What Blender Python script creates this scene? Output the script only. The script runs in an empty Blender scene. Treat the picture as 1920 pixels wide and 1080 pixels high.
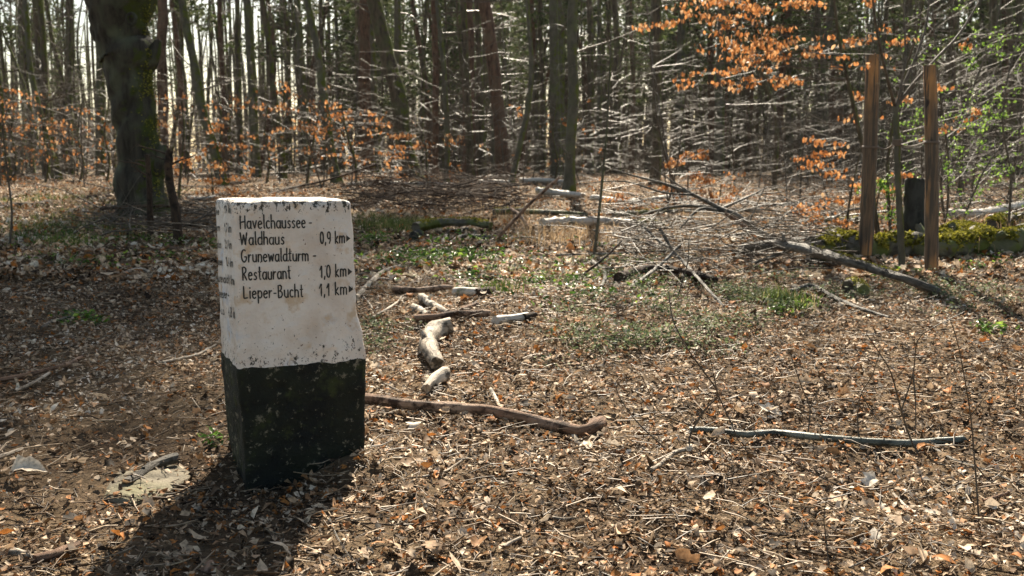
import bpy, math, random
import numpy as np
from mathutils import Vector
from mathutils.bvhtree import BVHTree
from mathutils import noise as mn
C = bpy.context.scene.collection
sc = bpy.context.scene
RAD = math.radians
# ---------------------------------------------------------------- camera
F = 1867.0; PITCH = RAD(6.87); CAMZ = 1.2
cd = bpy.data.cameras.new("camera"); cam = bpy.data.objects.new("camera", cd); C.objects.link(cam)
cam.location = (0, 0, CAMZ); cam.rotation_euler = (RAD(90) - PITCH, 0, 0)
cd.lens = 35.0; cd.sensor_width = 36.0; cd.clip_end = 1500; cd.clip_start = 0.05
cd.dof.use_dof = True; cd.dof.focus_distance = 3.85; cd.dof.aperture_fstop = 5.0
sc.camera = cam
# ---------------------------------------------------------------- sky, sun, exposure
SUN_EL, SUN_AZ = 40.0, 2.2          # azimuth in degrees to the right of the view
w = bpy.data.worlds.new("World"); sc.world = w; w.use_nodes = True
nt = w.node_tree; bg = nt.nodes['Background']
sky = nt.nodes.new('ShaderNodeTexSky'); sky.sky_type = 'NISHITA'; sky.sun_disc = False
sky.sun_elevation = RAD(SUN_EL); sky.sun_rotation = RAD(SUN_AZ); sky.air_density = 1.0; sky.dust_density = 1.2; sky.ozone_density = 1.0
tint = nt.nodes.new('ShaderNodeMix'); tint.data_type = 'RGBA'; tint.blend_type = 'MULTIPLY'; tint.inputs[0].default_value = 1; tint.inputs[7].default_value = (1, .92, .77, 1)   # thin warm spring haze
nt.links.new(sky.outputs[0], tint.inputs[6]); nt.links.new(tint.outputs[2], bg.inputs[0]); bg.inputs[1].default_value = 0.065
sl = bpy.data.lights.new("sun", 'SUN'); sun = bpy.data.objects.new("sun", sl); C.objects.link(sun)
sl.energy = 5.0; sl.angle = RAD(0.55); sl.color = (1.0, 0.89, 0.72)
sd = Vector((math.sin(RAD(SUN_AZ)) * math.cos(RAD(SUN_EL)), math.cos(RAD(SUN_AZ)) * math.cos(RAD(SUN_EL)), math.sin(RAD(SUN_EL))))
sun.rotation_euler = (-sd).to_track_quat('-Z', 'Y').to_euler(); sun.location = (0, 0, 30)
sc.view_settings.view_transform = 'Standard'; sc.view_settings.look = 'None'
sc.view_settings.exposure = 1.65; sc.view_settings.gamma = 1
sc.cycles.max_bounces = 6; sc.cycles.diffuse_bounces = 3; sc.cycles.glossy_bounces = 2; sc.cycles.transmission_bounces = 3
sc.cycles.caustics_reflective = False; sc.cycles.caustics_refractive = False

# ---------------------------------------------------------------- helpers
rg = np.random.default_rng(7); rnd = random.Random(11)
_T = np.random.default_rng(3).random((256, 256))
def vn(x, y):
    xi = np.floor(x).astype(int); yi = np.floor(y).astype(int); fx = x - xi; fy = y - yi
    fx = fx * fx * (3 - 2 * fx); fy = fy * fy * (3 - 2 * fy)
    a = _T[xi & 255, yi & 255]; b = _T[(xi + 1) & 255, yi & 255]; c = _T[xi & 255, (yi + 1) & 255]; d = _T[(xi + 1) & 255, (yi + 1) & 255]
    return (a * (1 - fx) + b * fx) * (1 - fy) + (c * (1 - fx) + d * fx) * fy - .5
_py = np.array([-400, -20, 3.2, 5, 8, 12, 18, 25, 45, 80, 1500.]); _pz = np.array([0, 0, 0.0, .09, .30, .55, .74, .85, .93, 1.0, 1.0])
def base_z(y):
    s = 0
    for o in (-1.2, -.6, 0, .6, 1.2): s = s + np.interp(y + o * np.clip(np.abs(y) / 6, .3, 1.5), _py, _pz)
    return s / 5
def tz(x, y):
    x = np.asarray(x, float); y = np.asarray(y, float)
    dm = 1 - .85 * np.exp(-(((x + .85) / .6) ** 2 + ((y - 3.8) / .6) ** 2))
    z = base_z(y) * (.3 + .7 * dm) + dm * .10 * vn(x / 2.3 + 9, y / 2.3) + dm * .06 * vn(x / .7, y / .7 + 5) + dm * .036 * vn(x / .22 + 3, y / .22)
    return z + .07 * np.exp(-((x + .62) ** 2 + (y - 3.78) ** 2) / .03) - .05 * np.exp(-((x + .95) ** 2 + (y - 3.62) ** 2) / .08)
def tzs(x, y): return float(tz(np.array([x]), np.array([y]))[0])
ca, sa = math.cos(PITCH), math.sin(PITCH)
def ray(px, py):
    x = (px - 960) / F; v = -(py - 540) / F
    return np.array([x, ca + v * sa, -sa + v * ca])
def P(px, py, y):
    d = ray(px, py); return np.array([0, 0, CAMZ]) + d * (y / d[1])
_ys = np.geomspace(1.5, 200, 900)
def G(px, py):
    d = ray(px, py); t = _ys / d[1]; z = CAMZ + d[2] * t - tz(d[0] * t, _ys)
    i = np.argmax(z < 0) if (z < 0).any() else len(_ys) - 1
    if i == 0: y = _ys[0]
    else: y = _ys[i - 1] + (_ys[i] - _ys[i - 1]) * z[i - 1] / max(1e-9, z[i - 1] - z[i])
    if py < 336 or y > 32: y = float(np.interp(py, [310, 336, 345], [56, 31, 27]))
    x = d[0] * y / d[1]; return np.array([x, y, tzs(x, y)])

class MB:
    def __init__(s): s.v = []; s.q = []; s.t = []; s.uv = []; s.r = []; s.n = 0
    def add(s, v, q=None, t=None, uv=None, r=None):
        v = np.asarray(v, np.float32).reshape(-1, 3); k = len(v)
        s.v.append(v); s.uv.append(np.zeros((k, 2), np.float32) if uv is None else np.asarray(uv, np.float32))
        s.r.append(np.zeros(k, np.float32) if r is None else np.broadcast_to(np.asarray(r, np.float32), (k,)))
        if q is not None and len(q): s.q.append(np.asarray(q, np.int32) + s.n)
        if t is not None and len(t): s.t.append(np.asarray(t, np.int32) + s.n)
        s.n += k
    def mesh(s, name, m, origin=(0, 0, 0), smooth=True):
        v = np.concatenate(s.v) - np.array(origin, np.float32); me = bpy.data.meshes.new(name)
        q = np.concatenate(s.q) if s.q else np.zeros((0, 4), np.int32); t = np.concatenate(s.t) if s.t else np.zeros((0, 3), np.int32)
        me.vertices.add(len(v)); me.vertices.foreach_set('co', v.astype(np.float32).ravel())
        lv = np.concatenate([q.ravel(), t.ravel()]).astype(np.int32); me.loops.add(len(lv)); me.loops.foreach_set('vertex_index', lv)
        nq, ntr = len(q), len(t); me.polygons.add(nq + ntr)
        st = np.concatenate([np.arange(nq) * 4, nq * 4 + np.arange(ntr) * 3]).astype(np.int32)
        me.polygons.foreach_set('loop_start', st)
        try: me.polygons.foreach_set('loop_total', np.concatenate([np.full(nq, 4), np.full(ntr, 3)]).astype(np.int32))
        except Exception: pass
        uvl = me.uv_layers.new(name='UVMap'); uv = np.concatenate(s.uv); uvl.data.foreach_set('uv', uv[lv].astype(np.float32).ravel())
        a = me.attributes.new('rnd', 'FLOAT', 'POINT'); a.data.foreach_set('value', np.concatenate(s.r).astype(np.float32))
        me.update(calc_edges=True)
        me.polygons.foreach_set('use_smooth', np.full(nq + ntr, smooth, bool))
        me.materials.append(m); return me
    def build(s, name, m, parent=None, origin=(0, 0, 0), smooth=True):
        o = bpy.data.objects.new(name, s.mesh(name, m, origin, smooth)); C.objects.link(o)
        if parent is not None: o.parent = parent
        else: o.location = origin
        return o
def tag(o, label=None, cat=None, group=None, kind=None):
    if label: o['label'] = label
    if cat: o['category'] = cat
    if group: o['group'] = group
    if kind: o['kind'] = kind
    return o
def thing(name, label, cat, loc, group=None):
    o = bpy.data.objects.new(name, None); o.location = tuple(loc); o.empty_display_size = .2; C.objects.link(o)
    return tag(o, label, cat, group)
def copy_tree(o, parent=None):
    c = o.copy(); C.objects.link(c)
    if parent: c.parent = parent
    for ch in list(o.children): copy_tree(ch, c)
    return c
def nrm(v): v = np.asarray(v, float); return v / max(1e-9, np.linalg.norm(v))
def spline(pts, step):
    pts = np.asarray(pts, float)
    if len(pts) == 2: pts = np.array([pts[0], pts.mean(0), pts[1]])
    P0 = np.vstack([2 * pts[0] - pts[1], pts, 2 * pts[-1] - pts[-2]]); out = []
    for i in range(1, len(P0) - 2):
        a, b, c, d = P0[i - 1:i + 3]; n = max(2, int(np.linalg.norm((c - b)[:3]) / step))
        for k in range(n):
            t = k / n; out.append(.5 * (2 * b + (c - a) * t + (2 * a - 5 * b + 4 * c - d) * t * t + (3 * b - a - 3 * c + d) * t ** 3))
    out.append(pts[-1]); return np.array(out)
def tube(mb, path, rad, sides=10, bump=0.0, cap=True, bs=.12, r=0, raised=None):
    path = np.asarray(path, float); n = len(path); rad = np.broadcast_to(np.asarray(rad, float), (n,)).copy()
    T = np.gradient(path, axis=0); T /= np.linalg.norm(T, axis=1)[:, None] + 1e-9
    ref = np.array([0, 0, 1.]) if abs(T[0][2]) < .8 else np.array([1., 0, 0])
    A = np.zeros((n, 3)); a = nrm(np.cross(T[0], ref))
    for i in range(n):
        a = nrm(a - T[i] * np.dot(a, T[i])); A[i] = a
    B = np.cross(T, A); th = np.linspace(0, 2 * math.pi, sides + 1); L = np.concatenate([[0], np.cumsum(np.linalg.norm(np.diff(path, axis=0), axis=1))])
    th2 = th.copy(); th2[-1] = 0
    R = np.repeat(rad[:, None], sides + 1, 1)
    if bump:
        o = rnd.random() * 100
        nz = vn(np.cos(th2)[None, :] * R / bs * 1. + o + L[:, None] / bs * .35, np.sin(th2)[None, :] * R / bs + L[:, None] / bs + o) \
            + .5 * vn(np.cos(th2)[None, :] * R / bs * 2.3 + o + L[:, None] / bs * .9, np.sin(th2)[None, :] * R / bs * 2.3 + L[:, None] / bs * 2.1 + o)
        R = R * (1 + bump * 2 * nz)
    v = path[:, None, :] + R[..., None] * (np.cos(th2)[None, :, None] * A[:, None, :] + np.sin(th2)[None, :, None] * B[:, None, :])
    uv = np.stack([np.broadcast_to(th[None, :] / (2 * math.pi) * 2 * math.pi * rad.mean(), (n, sides + 1)), np.broadcast_to(L[:, None], (n, sides + 1))], -1)
    k = sides + 1; i = np.arange(n - 1)[:, None]; j = np.arange(sides)[None, :]
    q = np.stack([i * k + j, i * k + j + 1, (i + 1) * k + j + 1, (i + 1) * k + j], -1).reshape(-1, 4)
    mb_main = (q, uv)
    if cap:
        for e in (0, n - 1):
            if bump > .04:
                dz_ = np.array([rnd.uniform(-.2, .9) for _ in range(sides)]); dz_ = np.append(dz_, dz_[0]); v[e] = v[e] + T[e] * (rad[e] * dz_ * (-1 if e == 0 else 1) * min(1, .04 / rad[e]))[:, None] * .8

            c = path[e] + T[e] * rad[e] * .1 * (-1 if e == 0 else 1); vv = np.vstack([v[e][:-1], c]); s_ = sides
            t = [[s_, (j + 1) % s_, j] if e == 0 else [s_, j, (j + 1) % s_] for j in range(s_)]
            mb.add(vv, None, t, np.column_stack([vv[:, 0], vv[:, 1]]), r)
    mb.add(v.reshape(-1, 3), q, None, uv.reshape(-1, 2), r)
    return v
def sticks(mb, segs, sides=3, r=None):
    if not len(segs): return
    S = np.array([[*a, *b, c, d] for a, b, c, d in segs], float) if not isinstance(segs, np.ndarray) else segs
    p, q, r0, r1 = S[:, :3], S[:, 3:6], S[:, 6], S[:, 7]; T = q - p; T /= np.linalg.norm(T, axis=1)[:, None] + 1e-9
    ref = np.where(np.abs(T[:, 2:3]) < .8, np.array([[0, 0, 1.]]), np.array([[1., 0, 0]])); A = np.cross(T, ref); A /= np.linalg.norm(A, axis=1)[:, None] + 1e-9; B = np.cross(T, A)
    th = np.arange(sides) * 2 * math.pi / sides; c = np.cos(th)[None, :, None]; s = np.sin(th)[None, :, None]; O = c * A[:, None] + s * B[:, None]
    v = np.concatenate([p[:, None] + O * r0[:, None, None], q[:, None] + O * r1[:, None, None]], 1); n = len(S); k = 2 * sides
    b = (np.arange(n) * k)[:, None]; j = np.arange(sides)[None, :]
    f = np.stack([b + j, b + (j + 1) % sides, b + sides + (j + 1) % sides, b + sides + j], -1).reshape(-1, 4)
    rr = np.repeat(rg.random(n) if r is None else r, k); mb.add(v.reshape(-1, 3), f, None, None, rr)
def rot_axis(v, ax, a):
    c, s = math.cos(a), math.sin(a); d = v[0] * ax[0] + v[1] * ax[1] + v[2] * ax[2]
    cx = (ax[1] * v[2] - ax[2] * v[1], ax[2] * v[0] - ax[0] * v[2], ax[0] * v[1] - ax[1] * v[0])
    return tuple(v[i] * c + cx[i] * s + ax[i] * d * (1 - c) for i in range(3))
def un(v): l = math.sqrt(v[0] ** 2 + v[1] ** 2 + v[2] ** 2) or 1; return (v[0] / l, v[1] / l, v[2] / l)
def grow(S, p, d, L, r, lvl, wob=.12, trop=.0, n=5, ch=.8, flat=False, ratio=.55, ang=(35, 65), tips=None, rend=.35):
    st = L / n; side = rnd.choice((-1, 1))
    for i in range(n):
        d = un((d[0] + rnd.gauss(0, wob), d[1] + rnd.gauss(0, wob), d[2] + rnd.gauss(0, wob * (.4 if flat else 1)) + trop))
        q = (p[0] + d[0] * st, p[1] + d[1] * st, p[2] + d[2] * st)
        r0 = r * (1 - (1 - rend) * i / n); r1 = r * (1 - (1 - rend) * (i + 1) / n); S.append((p, q, r0, r1)); p = q
        if tips is not None and (lvl == 0): tips.append((q, d))
        if lvl > 0 and rnd.random() < ch and (i > 0 or n < 4):
            a = RAD(rnd.uniform(*ang))
            if flat: side = -side; cd_ = rot_axis(d, (rnd.gauss(0, .15), rnd.gauss(0, .15), 1), side * a); cd_ = un(cd_)
            else:
                ax = un((rnd.gauss(0, 1), rnd.gauss(0, 1), rnd.gauss(0, 1))); ax = un((ax[1] * d[2] - ax[2] * d[1], ax[2] * d[0] - ax[0] * d[2], ax[0] * d[1] - ax[1] * d[0])); cd_ = rot_axis(d, ax, a)
            grow(S, q, cd_, L * ratio * rnd.uniform(.6, 1.15) * (1 - .5 * i / n), r1 * .62, lvl - 1, wob, trop, max(3, n - 1), ch, flat, ratio, ang, tips, rend)
# leaf cards: template verts -> many instances
def leaf_template(kind):
    if kind == 'long': prof = [(-1, .0), (-.45, .42), (.2, .46), (1, .0)]
    elif kind == 'lobed': prof = [(-1, .12), (-.5, .75), (-.1, .45), (.25, .8), (.6, .4), (1, .08)]
    elif kind == 'chip': prof = [(-1, .45), (0, .62), (1, .35)]
    else: prof = [(-1, .0), (0, .5), (1, .0)]
    v = []; q = []
    for a, b in prof: v += [(a, -b, 0), (a, 0, 0), (a, b, 0)]
    for i in range(len(prof) - 1):
        for j in (0, 1): q.append((i * 3 + j, i * 3 + j + 1, (i + 1) * 3 + j + 1, (i + 1) * 3 + j))
    return np.array(v, float), np.array(q)
def leaves(mb, pos, size, nor, kind='long', curl=.6, yaw=None, r=None, fold=.3):
    n = len(pos)
    if n == 0: return
    V, Q = leaf_template(kind); pos = np.asarray(pos, float); nor = nor / (np.linalg.norm(nor, axis=1)[:, None] + 1e-9)
    yaw = rg.random(n) * 2 * math.pi if yaw is None else yaw; h = np.stack([np.cos(yaw), np.sin(yaw), np.zeros(n)], 1)
    X = h - nor * np.sum(h * nor, 1)[:, None]; X /= np.linalg.norm(X, axis=1)[:, None] + 1e-9; Y = np.cross(nor, X)
    cu = rg.normal(0, curl, n)[:, None]; fo = np.abs(rg.normal(0, fold, n))[:, None]; tw = rg.normal(0, curl * .6, n)[:, None]; cu2 = rg.normal(0, curl * .5, n)[:, None]
    vx, vy = V[:, 0][None], V[:, 1][None] * rg.uniform(.7, 1.25, (n, 1)); jit = 1 + rg.normal(0, .12, (n, len(V)))
    z = cu * (vx ** 2 - .4) + fo * np.abs(vy) * 1.2 + tw * vx * vy + cu2 * vx ** 3
    s = np.asarray(size)[:, None, None] * .5
    W = pos[:, None] + s * ((vx * jit)[..., None] * X[:, None] + (vy * jit)[..., None] * Y[:, None] + z[..., None] * nor[:, None])
    k = len(V); q = (Q[None] + (np.arange(n) * k)[:, None, None]).reshape(-1, 4)
    mb.add(W.reshape(-1, 3), q, None, None, np.repeat(rg.random(n) if r is None else r, k))

# ---------------------------------------------------------------- materials
def newmat(name):
    m = bpy.data.materials.new(name); m.use_nodes = True; t = m.node_tree; b = t.nodes['Principled BSDF']; return m, t, b
def N(t, typ, **k):
    n = t.nodes.new(typ)
    for a, v in k.items():
        if a.startswith('_'): n.inputs[int(a[1:])].default_value = v
        else: setattr(n, a, v)
    return n
def ramp(t, stops, inter='LINEAR'):
    n = t.nodes.new('ShaderNodeValToRGB'); cr = n.color_ramp; cr.interpolation = inter
    while len(cr.elements) < len(stops): cr.elements.new(.5)
    for e, (p, c) in zip(cr.elements, stops): e.position = p; e.color = (*c, 1)
    return n
def mix(t, fac, a, b, bt='MIX'):
    n = t.nodes.new('ShaderNodeMix'); n.data_type = 'RGBA'; n.blend_type = bt
    for s, v in ((0, fac), (6, a), (7, b)):
        if hasattr(v, 'links') or hasattr(v, 'is_output'): t.links.new(v, n.inputs[s])
        else: n.inputs[s].default_value = v if s == 0 else (*v, 1)
    return n.outputs[2]
def noise(t, vec, scale, detail=5, rough=.6, stretch=(1, 1, 1)):
    mp = N(t, 'ShaderNodeMapping'); mp.inputs['Scale'].default_value = stretch; t.links.new(vec, mp.inputs[0])
    n = N(t, 'ShaderNodeTexNoise'); n.inputs['Scale'].default_value = scale; n.inputs['Detail'].default_value = detail; n.inputs['Roughness'].default_value = rough
    t.links.new(mp.outputs[0], n.inputs[0]); return n.outputs[0]
def thr(t, v, lo, hi):
    n = N(t, 'ShaderNodeMapRange'); n.inputs[1].default_value = lo; n.inputs[2].default_value = hi; t.links.new(v, n.inputs[0]); return n.outputs[0]
def bump(t, b, h, strength, dist=.01):
    n = N(t, 'ShaderNodeBump'); n.inputs['Strength'].default_value = strength; n.inputs['Distance'].default_value = dist; t.links.new(h, n.inputs['Height']); t.links.new(n.outputs[0], b.inputs['Normal'])
def coord(t, which='Object'): return t.nodes.new('ShaderNodeTexCoord').outputs[which]
def bark(name, c1, c2, c3=None, scale=14, stretch=(1, 1, .22), moss=0, rough=.85, bs=.9, mosscol=(.085, .10, .015), grain=0):
    m, t, b = newmat(name); co = coord(t); n2 = noise(t, co, 3, 3, .5)
    n1 = noise(t, coord(t, 'UV'), grain, 8, .72, (1, .16, 1)) if grain else noise(t, co, scale, 6, .65, stretch)
    col = ramp(t, [(.32, c1), (.62, c2)]); t.links.new(n1, col.inputs[0]); col = col.outputs[0]
    if c3: col = mix(t, thr(t, n2, .5, .68), col, c3)
    if grain:
        col = mix(t, thr(t, noise(t, co, 26, 6, .7), .52, .64), col, tuple(x_ * 1.5 for x_ in c1)); col = mix(t, thr(t, noise(t, co, 9, 5, .65), .54, .62), col, tuple(.5 * x_ + .1 * y_ for x_, y_ in zip(c1, c2)))
    if moss:
        ge = N(t, 'ShaderNodeNewGeometry'); sx = N(t, 'ShaderNodeSeparateXYZ'); t.links.new(ge.outputs['Normal'], sx.inputs[0])
        n3 = noise(t, co, 5, 4); ad = N(t, 'ShaderNodeMath', operation='MULTIPLY_ADD'); ad.inputs[1].default_value = .22; t.links.new(sx.outputs[0], ad.inputs[0]); t.links.new(n3, ad.inputs[2])
        col = mix(t, thr(t, ad.outputs[0], .66 - moss * .25, .78 - moss * .25), col, mosscol)
    t.links.new(col, b.inputs['Base Color']); b.inputs['Roughness'].default_value = rough; b.inputs['Specular IOR Level'].default_value = .25; bump(t, b, n1, bs, .03)
    return m
M = {}
M['oak'] = bark('bark_old_tree', (.014, .012, .009), (.055, .047, .033), (.085, .09, .055), 13, (1, 1, .13), .25, mosscol=(.045, .055, .008), bs=1)
M['dark'] = bark('bark_dark', (.025, .021, .015), (.115, .088, .06), (.085, .085, .045), 16, (1, 1, .2), .25)
M['olive'] = bark('bark_smooth', (.05, .047, .034), (.115, .105, .078), (.09, .10, .05), 9, (1, 1, .5), .3, bs=.4)
M['pine'] = bark('bark_pine', (.03, .018, .012), (.15, .085, .055), (.11, .075, .05), 12, (1, 1, .3), 0)
M['twig'] = bark('twig_bark', (.045, .036, .028), (.13, .105, .08), None, 30, (1, 1, 1), 0, rough=.55, bs=.2)
M['twigdark'] = bark('twig_bark_dark', (.035, .025, .017), (.11, .085, .06), None, 30, (1, 1, 1), 0, rough=.5, bs=.2)
M['wood'] = bark('fallen_bark', (.05, .028, .018), (.33, .20, .13), (.46, .33, .24), 11, (1, 1, 1), 0, rough=.8, grain=55)
M['greywood'] = bark('grey_branch_bark', (.04, .034, .027), (.17, .148, .12), (.23, .21, .18), 14, (1, 1, 1), 0, rough=.6, grain=60)
M['bleach'] = bark('bleached_wood', (.04, .03, .02), (.52, .43, .33), (.60, .52, .42), 17, (1, 1, 1), 0, rough=.7, bs=.5, grain=38)
M['greenstick'] = bark('green_grey_stick_bark', (.05, .055, .042), (.13, .14, .115), (.17, .18, .15), 18, (1, 1, 1), 0, rough=.38, bs=.3, grain=70)
M['rot'] = bark('rotten_wood', (.015, .01, .008), (.08, .05, .032), (.12, .07, .04), 14, (1, 1, 1), 0, grain=45)
M['mosswood'] = bark('mossy_grey_log', (.03, .025, .018), (.14, .125, .10), (.10, .11, .04), 10, (1, 1, 1), .5, rough=.7)
M['rock'] = bark('flat_rock', (.10, .085, .06), (.22, .19, .135), (.14, .13, .07), 9, (1, 1, 1), 0)
M['stump'] = bark('burnt_stump', (.008, .008, .007), (.05, .05, .045), (.03, .045, .012), 10, (1, 1, .4), .35)
def birch():
    m, t, b = newmat('birch_bark'); uv = coord(t, 'UV'); n1 = noise(t, uv, 16, 4, .6, (.5, 3.2, 1)); n2 = noise(t, uv, 5, 4, .6); n3 = noise(t, coord(t), 6, 3)
    c = ramp(t, [(.3, (.18, .15, .11)), (.5, (.42, .38, .33))]); t.links.new(n2, c.inputs[0])
    col = mix(t, thr(t, n1, .60, .66), c.outputs[0], (.03, .025, .02)); col = mix(t, thr(t, n3, .60, .68), col, (.10, .10, .03))
    t.links.new(col, b.inputs['Base Color']); b.inputs['Roughness'].default_value = .6; bump(t, b, n1, .4, .01); return m
M['birch'] = birch()
def leafmat(name, stops, trans=.35, rough=.5, tcol=None):
    m, t, b = newmat(name); a = N(t, 'ShaderNodeAttribute', attribute_name='rnd'); c = ramp(t, stops); t.links.new(a.outputs['Fac'], c.inputs[0])
    n = noise(t, coord(t), 60, 2); col = mix(t, .35, c.outputs[0], (0, 0, 0)); 
    rm = ramp(t, [(.3, (.55, .55, .55)), (.6, (1.15, 1.15, 1.15))]); t.links.new(n, rm.inputs[0]); col = mix(t, 1.0, c.outputs[0], rm.outputs[0], 'MULTIPLY')
    t.links.new(col, b.inputs['Base Color']); b.inputs['Roughness'].default_value = rough; b.inputs['Specular IOR Level'].default_value = .14
    if trans:
        tr = N(t, 'ShaderNodeBsdfTranslucent'); t.links.new(col if tcol is None else mix(t, .5, col, tcol), tr.inputs[0]); mx = N(t, 'ShaderNodeMixShader'); mx.inputs[0].default_value = trans
        t.links.new(b.outputs[0], mx.inputs[1]); t.links.new(tr.outputs[0], mx.inputs[2]); t.links.new(mx.outputs[0], t.nodes['Material Output'].inputs[0])
    return m
M['litter'] = leafmat('dry_leaf', [(0, (.022, .014, .008)), (.15, (.08, .05, .028)), (.32, (.215, .125, .065)), (.405, (.42, .15, .035)), (.44, (.40, .17, .05)), (.49, (.36, .235, .14)), (.66, (.50, .37, .25)), (.90, (.62, .50, .37)), (1, (.74, .65, .53))], .2, .7)
M['orange'] = leafmat('beech_leaf', [(0, (.17, .075, .03)), (.35, (.40, .155, .05)), (.7, (.58, .27, .10)), (1, (.62, .42, .24))], .42, .5)
M['green'] = leafmat('green_leaf', [(0, (.02, .05, .012)), (.4, (.06, .13, .02)), (.75, (.14, .25, .035)), (1, (.32, .44, .08))], .4, .3)
M['grass'] = leafmat('grass_blade', [(0, (.04, .06, .015)), (.6, (.09, .13, .03)), (.8, (.16, .19, .06)), (1, (.35, .28, .15))], .4, .5)
M['lime'] = leafmat('young_leaf', [(0, (.10, .20, .03)), (1, (.28, .42, .08))], .5, .4)
M['needle'] = leafmat('needle', [(0, (.03, .045, .018)), (.6, (.07, .095, .035)), (1, (.13, .15, .06))], .35, .6)
M['moss'] = leafmat('moss', [(0, (.06, .06, .008)), (.5, (.20, .19, .02)), (1, (.40, .36, .06))], .4, .8)
M['sedge'] = leafmat('grey_green_moss', [(0, (.05, .07, .03)), (.5, (.13, .17, .075)), (1, (.30, .34, .20))], .3, .6)
M['drygrass'] = leafmat('dry_grass', [(0, (.20, .13, .07)), (1, (.55, .40, .24))], .35, .5)
M['twiglit'] = leafmat('litter_twig', [(0, (.03, .02, .014)), (.6, (.13, .085, .05)), (1, (.42, .33, .23))], 0, .5)
def groundmat():
    m, t, b = newmat('forest_soil'); co = coord(t); n1 = noise(t, co, 38, 8, .72); n2 = noise(t, co, 1.3, 4); n3 = noise(t, co, 120, 4, .6)
    c = ramp(t, [(.30, (.020, .013, .008)), (.48, (.10, .068, .040)), (.60, (.20, .14, .085)), (.75, (.36, .27, .17))]); t.links.new(n1, c.inputs[0])
    col = mix(t, thr(t, n3, .3, .75), c.outputs[0], (.05, .03, .02)); col = mix(t, thr(t, n2, .42, .62), col, mix(t, .5, c.outputs[0], (.25, .18, .11)))
    t.links.new(col, b.inputs['Base Color']); b.inputs['Roughness'].default_value = .95; b.inputs['Specular IOR Level'].default_value = .1; bump(t, b, n1, 1, .03); return m
M['soil'] = groundmat()
def stakemat():
    m, t, b = newmat('weathered_stake_wood'); co = coord(t); n1 = noise(t, co, 26, 6, .6, (1, 1, .05)); n2 = noise(t, co, 4, 3, .5, (1, 1, .35)); n3 = noise(t, co, 9, 2, .5, (1, 1, .6))
    c = ramp(t, [(.35, (.03, .022, .016)), (.5, (.15, .095, .055)), (.62, (.34, .21, .11))]); t.links.new(n1, c.inputs[0])
    col = mix(t, thr(t, n2, .50, .60), c.outputs[0], (.38, .19, .07)); col = mix(t, thr(t, n1, .49, .56), col, (.06, .045, .032)); col = mix(t, thr(t, n3, .69, .74), col, (.02, .013, .01))
    t.links.new(col, b.inputs['Base Color']); b.inputs['Roughness'].default_value = .75; bump(t, b, n1, .8, .01); return m
M['stake'] = stakemat()
m, t, b = newmat('binding_cord'); b.inputs['Base Color'].default_value = (.16, .12, .09, 1); b.inputs['Roughness'].default_value = .7; M['cord'] = m
def whitestone():
    m, t, b = newmat('chipped_white_paint'); co = coord(t)
    n1 = noise(t, co, 5, 5, .6, (1, 1, .8)); n2 = noise(t, co, 85, 5, .65); n3 = noise(t, co, 40, 7, .75, (1.2, 1.2, .8)); n4 = noise(t, co, 9, 3)
    c = ramp(t, [(.3, (.60, .50, .42)), (.5, (.73, .65, .58)), (.7, (.80, .74, .68))]); t.links.new(n1, c.inputs[0]); col = c.outputs[0]
    s = N(t, 'ShaderNodeSeparateXYZ'); t.links.new(co, s.inputs[0])
    top = thr(t, s.outputs[2], 1.01, 1.075); low = thr(t, s.outputs[2], .60, .47)
    col = mix(t, thr(t, noise(t, co, 6, 3, .5), .60, .70), col, (.60, .63, .70))                 # bluish older paint
    col = mix(t, thr(t, noise(t, co, 12, 4, .6), .57, .68), col, (.60, .46, .33))                 # ochre stain
    mm = N(t, 'ShaderNodeMath', operation='MULTIPLY_ADD'); t.links.new(top, mm.inputs[0]); mm.inputs[1].default_value = .17; t.links.new(n3, mm.inputs[2])
    m2 = N(t, 'ShaderNodeMath', operation='MULTIPLY_ADD'); t.links.new(low, m2.inputs[0]); m2.inputs[1].default_value = .075; t.links.new(mm.outputs[0], m2.inputs[2])
    col = mix(t, thr(t, m2.outputs[0], .65, .668), col, (.05, .045, .035))                       # chipped dark spots
    m3 = N(t, 'ShaderNodeMath', operation='MULTIPLY_ADD'); t.links.new(low, m3.inputs[0]); m3.inputs[1].default_value = .05; t.links.new(n2, m3.inputs[2])
    col = mix(t, thr(t, m3.outputs[0], .652, .68), col, (.16, .10, .075))
    t.links.new(col, b.inputs['Base Color']); b.inputs['Roughness'].default_value = .62; b.inputs['Specular IOR Level'].default_value = .3
    bump(t, b, noise(t, co, 32, 8, .68), .9, .010); return m
M['white'] = whitestone()
def blackstone():
    m, t, b = newmat('worn_black_paint'); co = coord(t); n2 = noise(t, co, 34, 6, .7); n1 = noise(t, co, 5, 3)
    c = ramp(t, [(.35, (.007, .008, .007)), (.7, (.022, .026, .012))]); t.links.new(n1, c.inputs[0])
    mm = N(t, 'ShaderNodeMath', operation='MULTIPLY_ADD'); t.links.new(noise(t, co, 4.5, 2), mm.inputs[0]); mm.inputs[1].default_value = .35; t.links.new(n2, mm.inputs[2])
    col = mix(t, thr(t, mm.outputs[0], .75, .83), c.outputs[0], (.20, .175, .125))
    col = mix(t, thr(t, noise(t, co, 11, 6, .7), .54, .66), col, (.035, .042, .012)); col = mix(t, thr(t, noise(t, co, 60, 5, .7), .66, .70), col, (.24, .21, .15))
    t.links.new(col, b.inputs['Base Color']); b.inputs['Roughness'].default_value = .7; b.inputs['Specular IOR Level'].default_value = .25; bump(t, b, n2, 1.0, .015); return m
M['black'] = blackstone()
m, t, b = newmat('lettering_paint'); co = coord(t); t.links.new(mix(t, thr(t, noise(t, co, 75, 6, .7), .60, .68), (.020, .018, .015), (.30, .25, .20)), b.inputs['Base Color']); b.inputs['Roughness'].default_value = .6; M['ink'] = m

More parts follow.
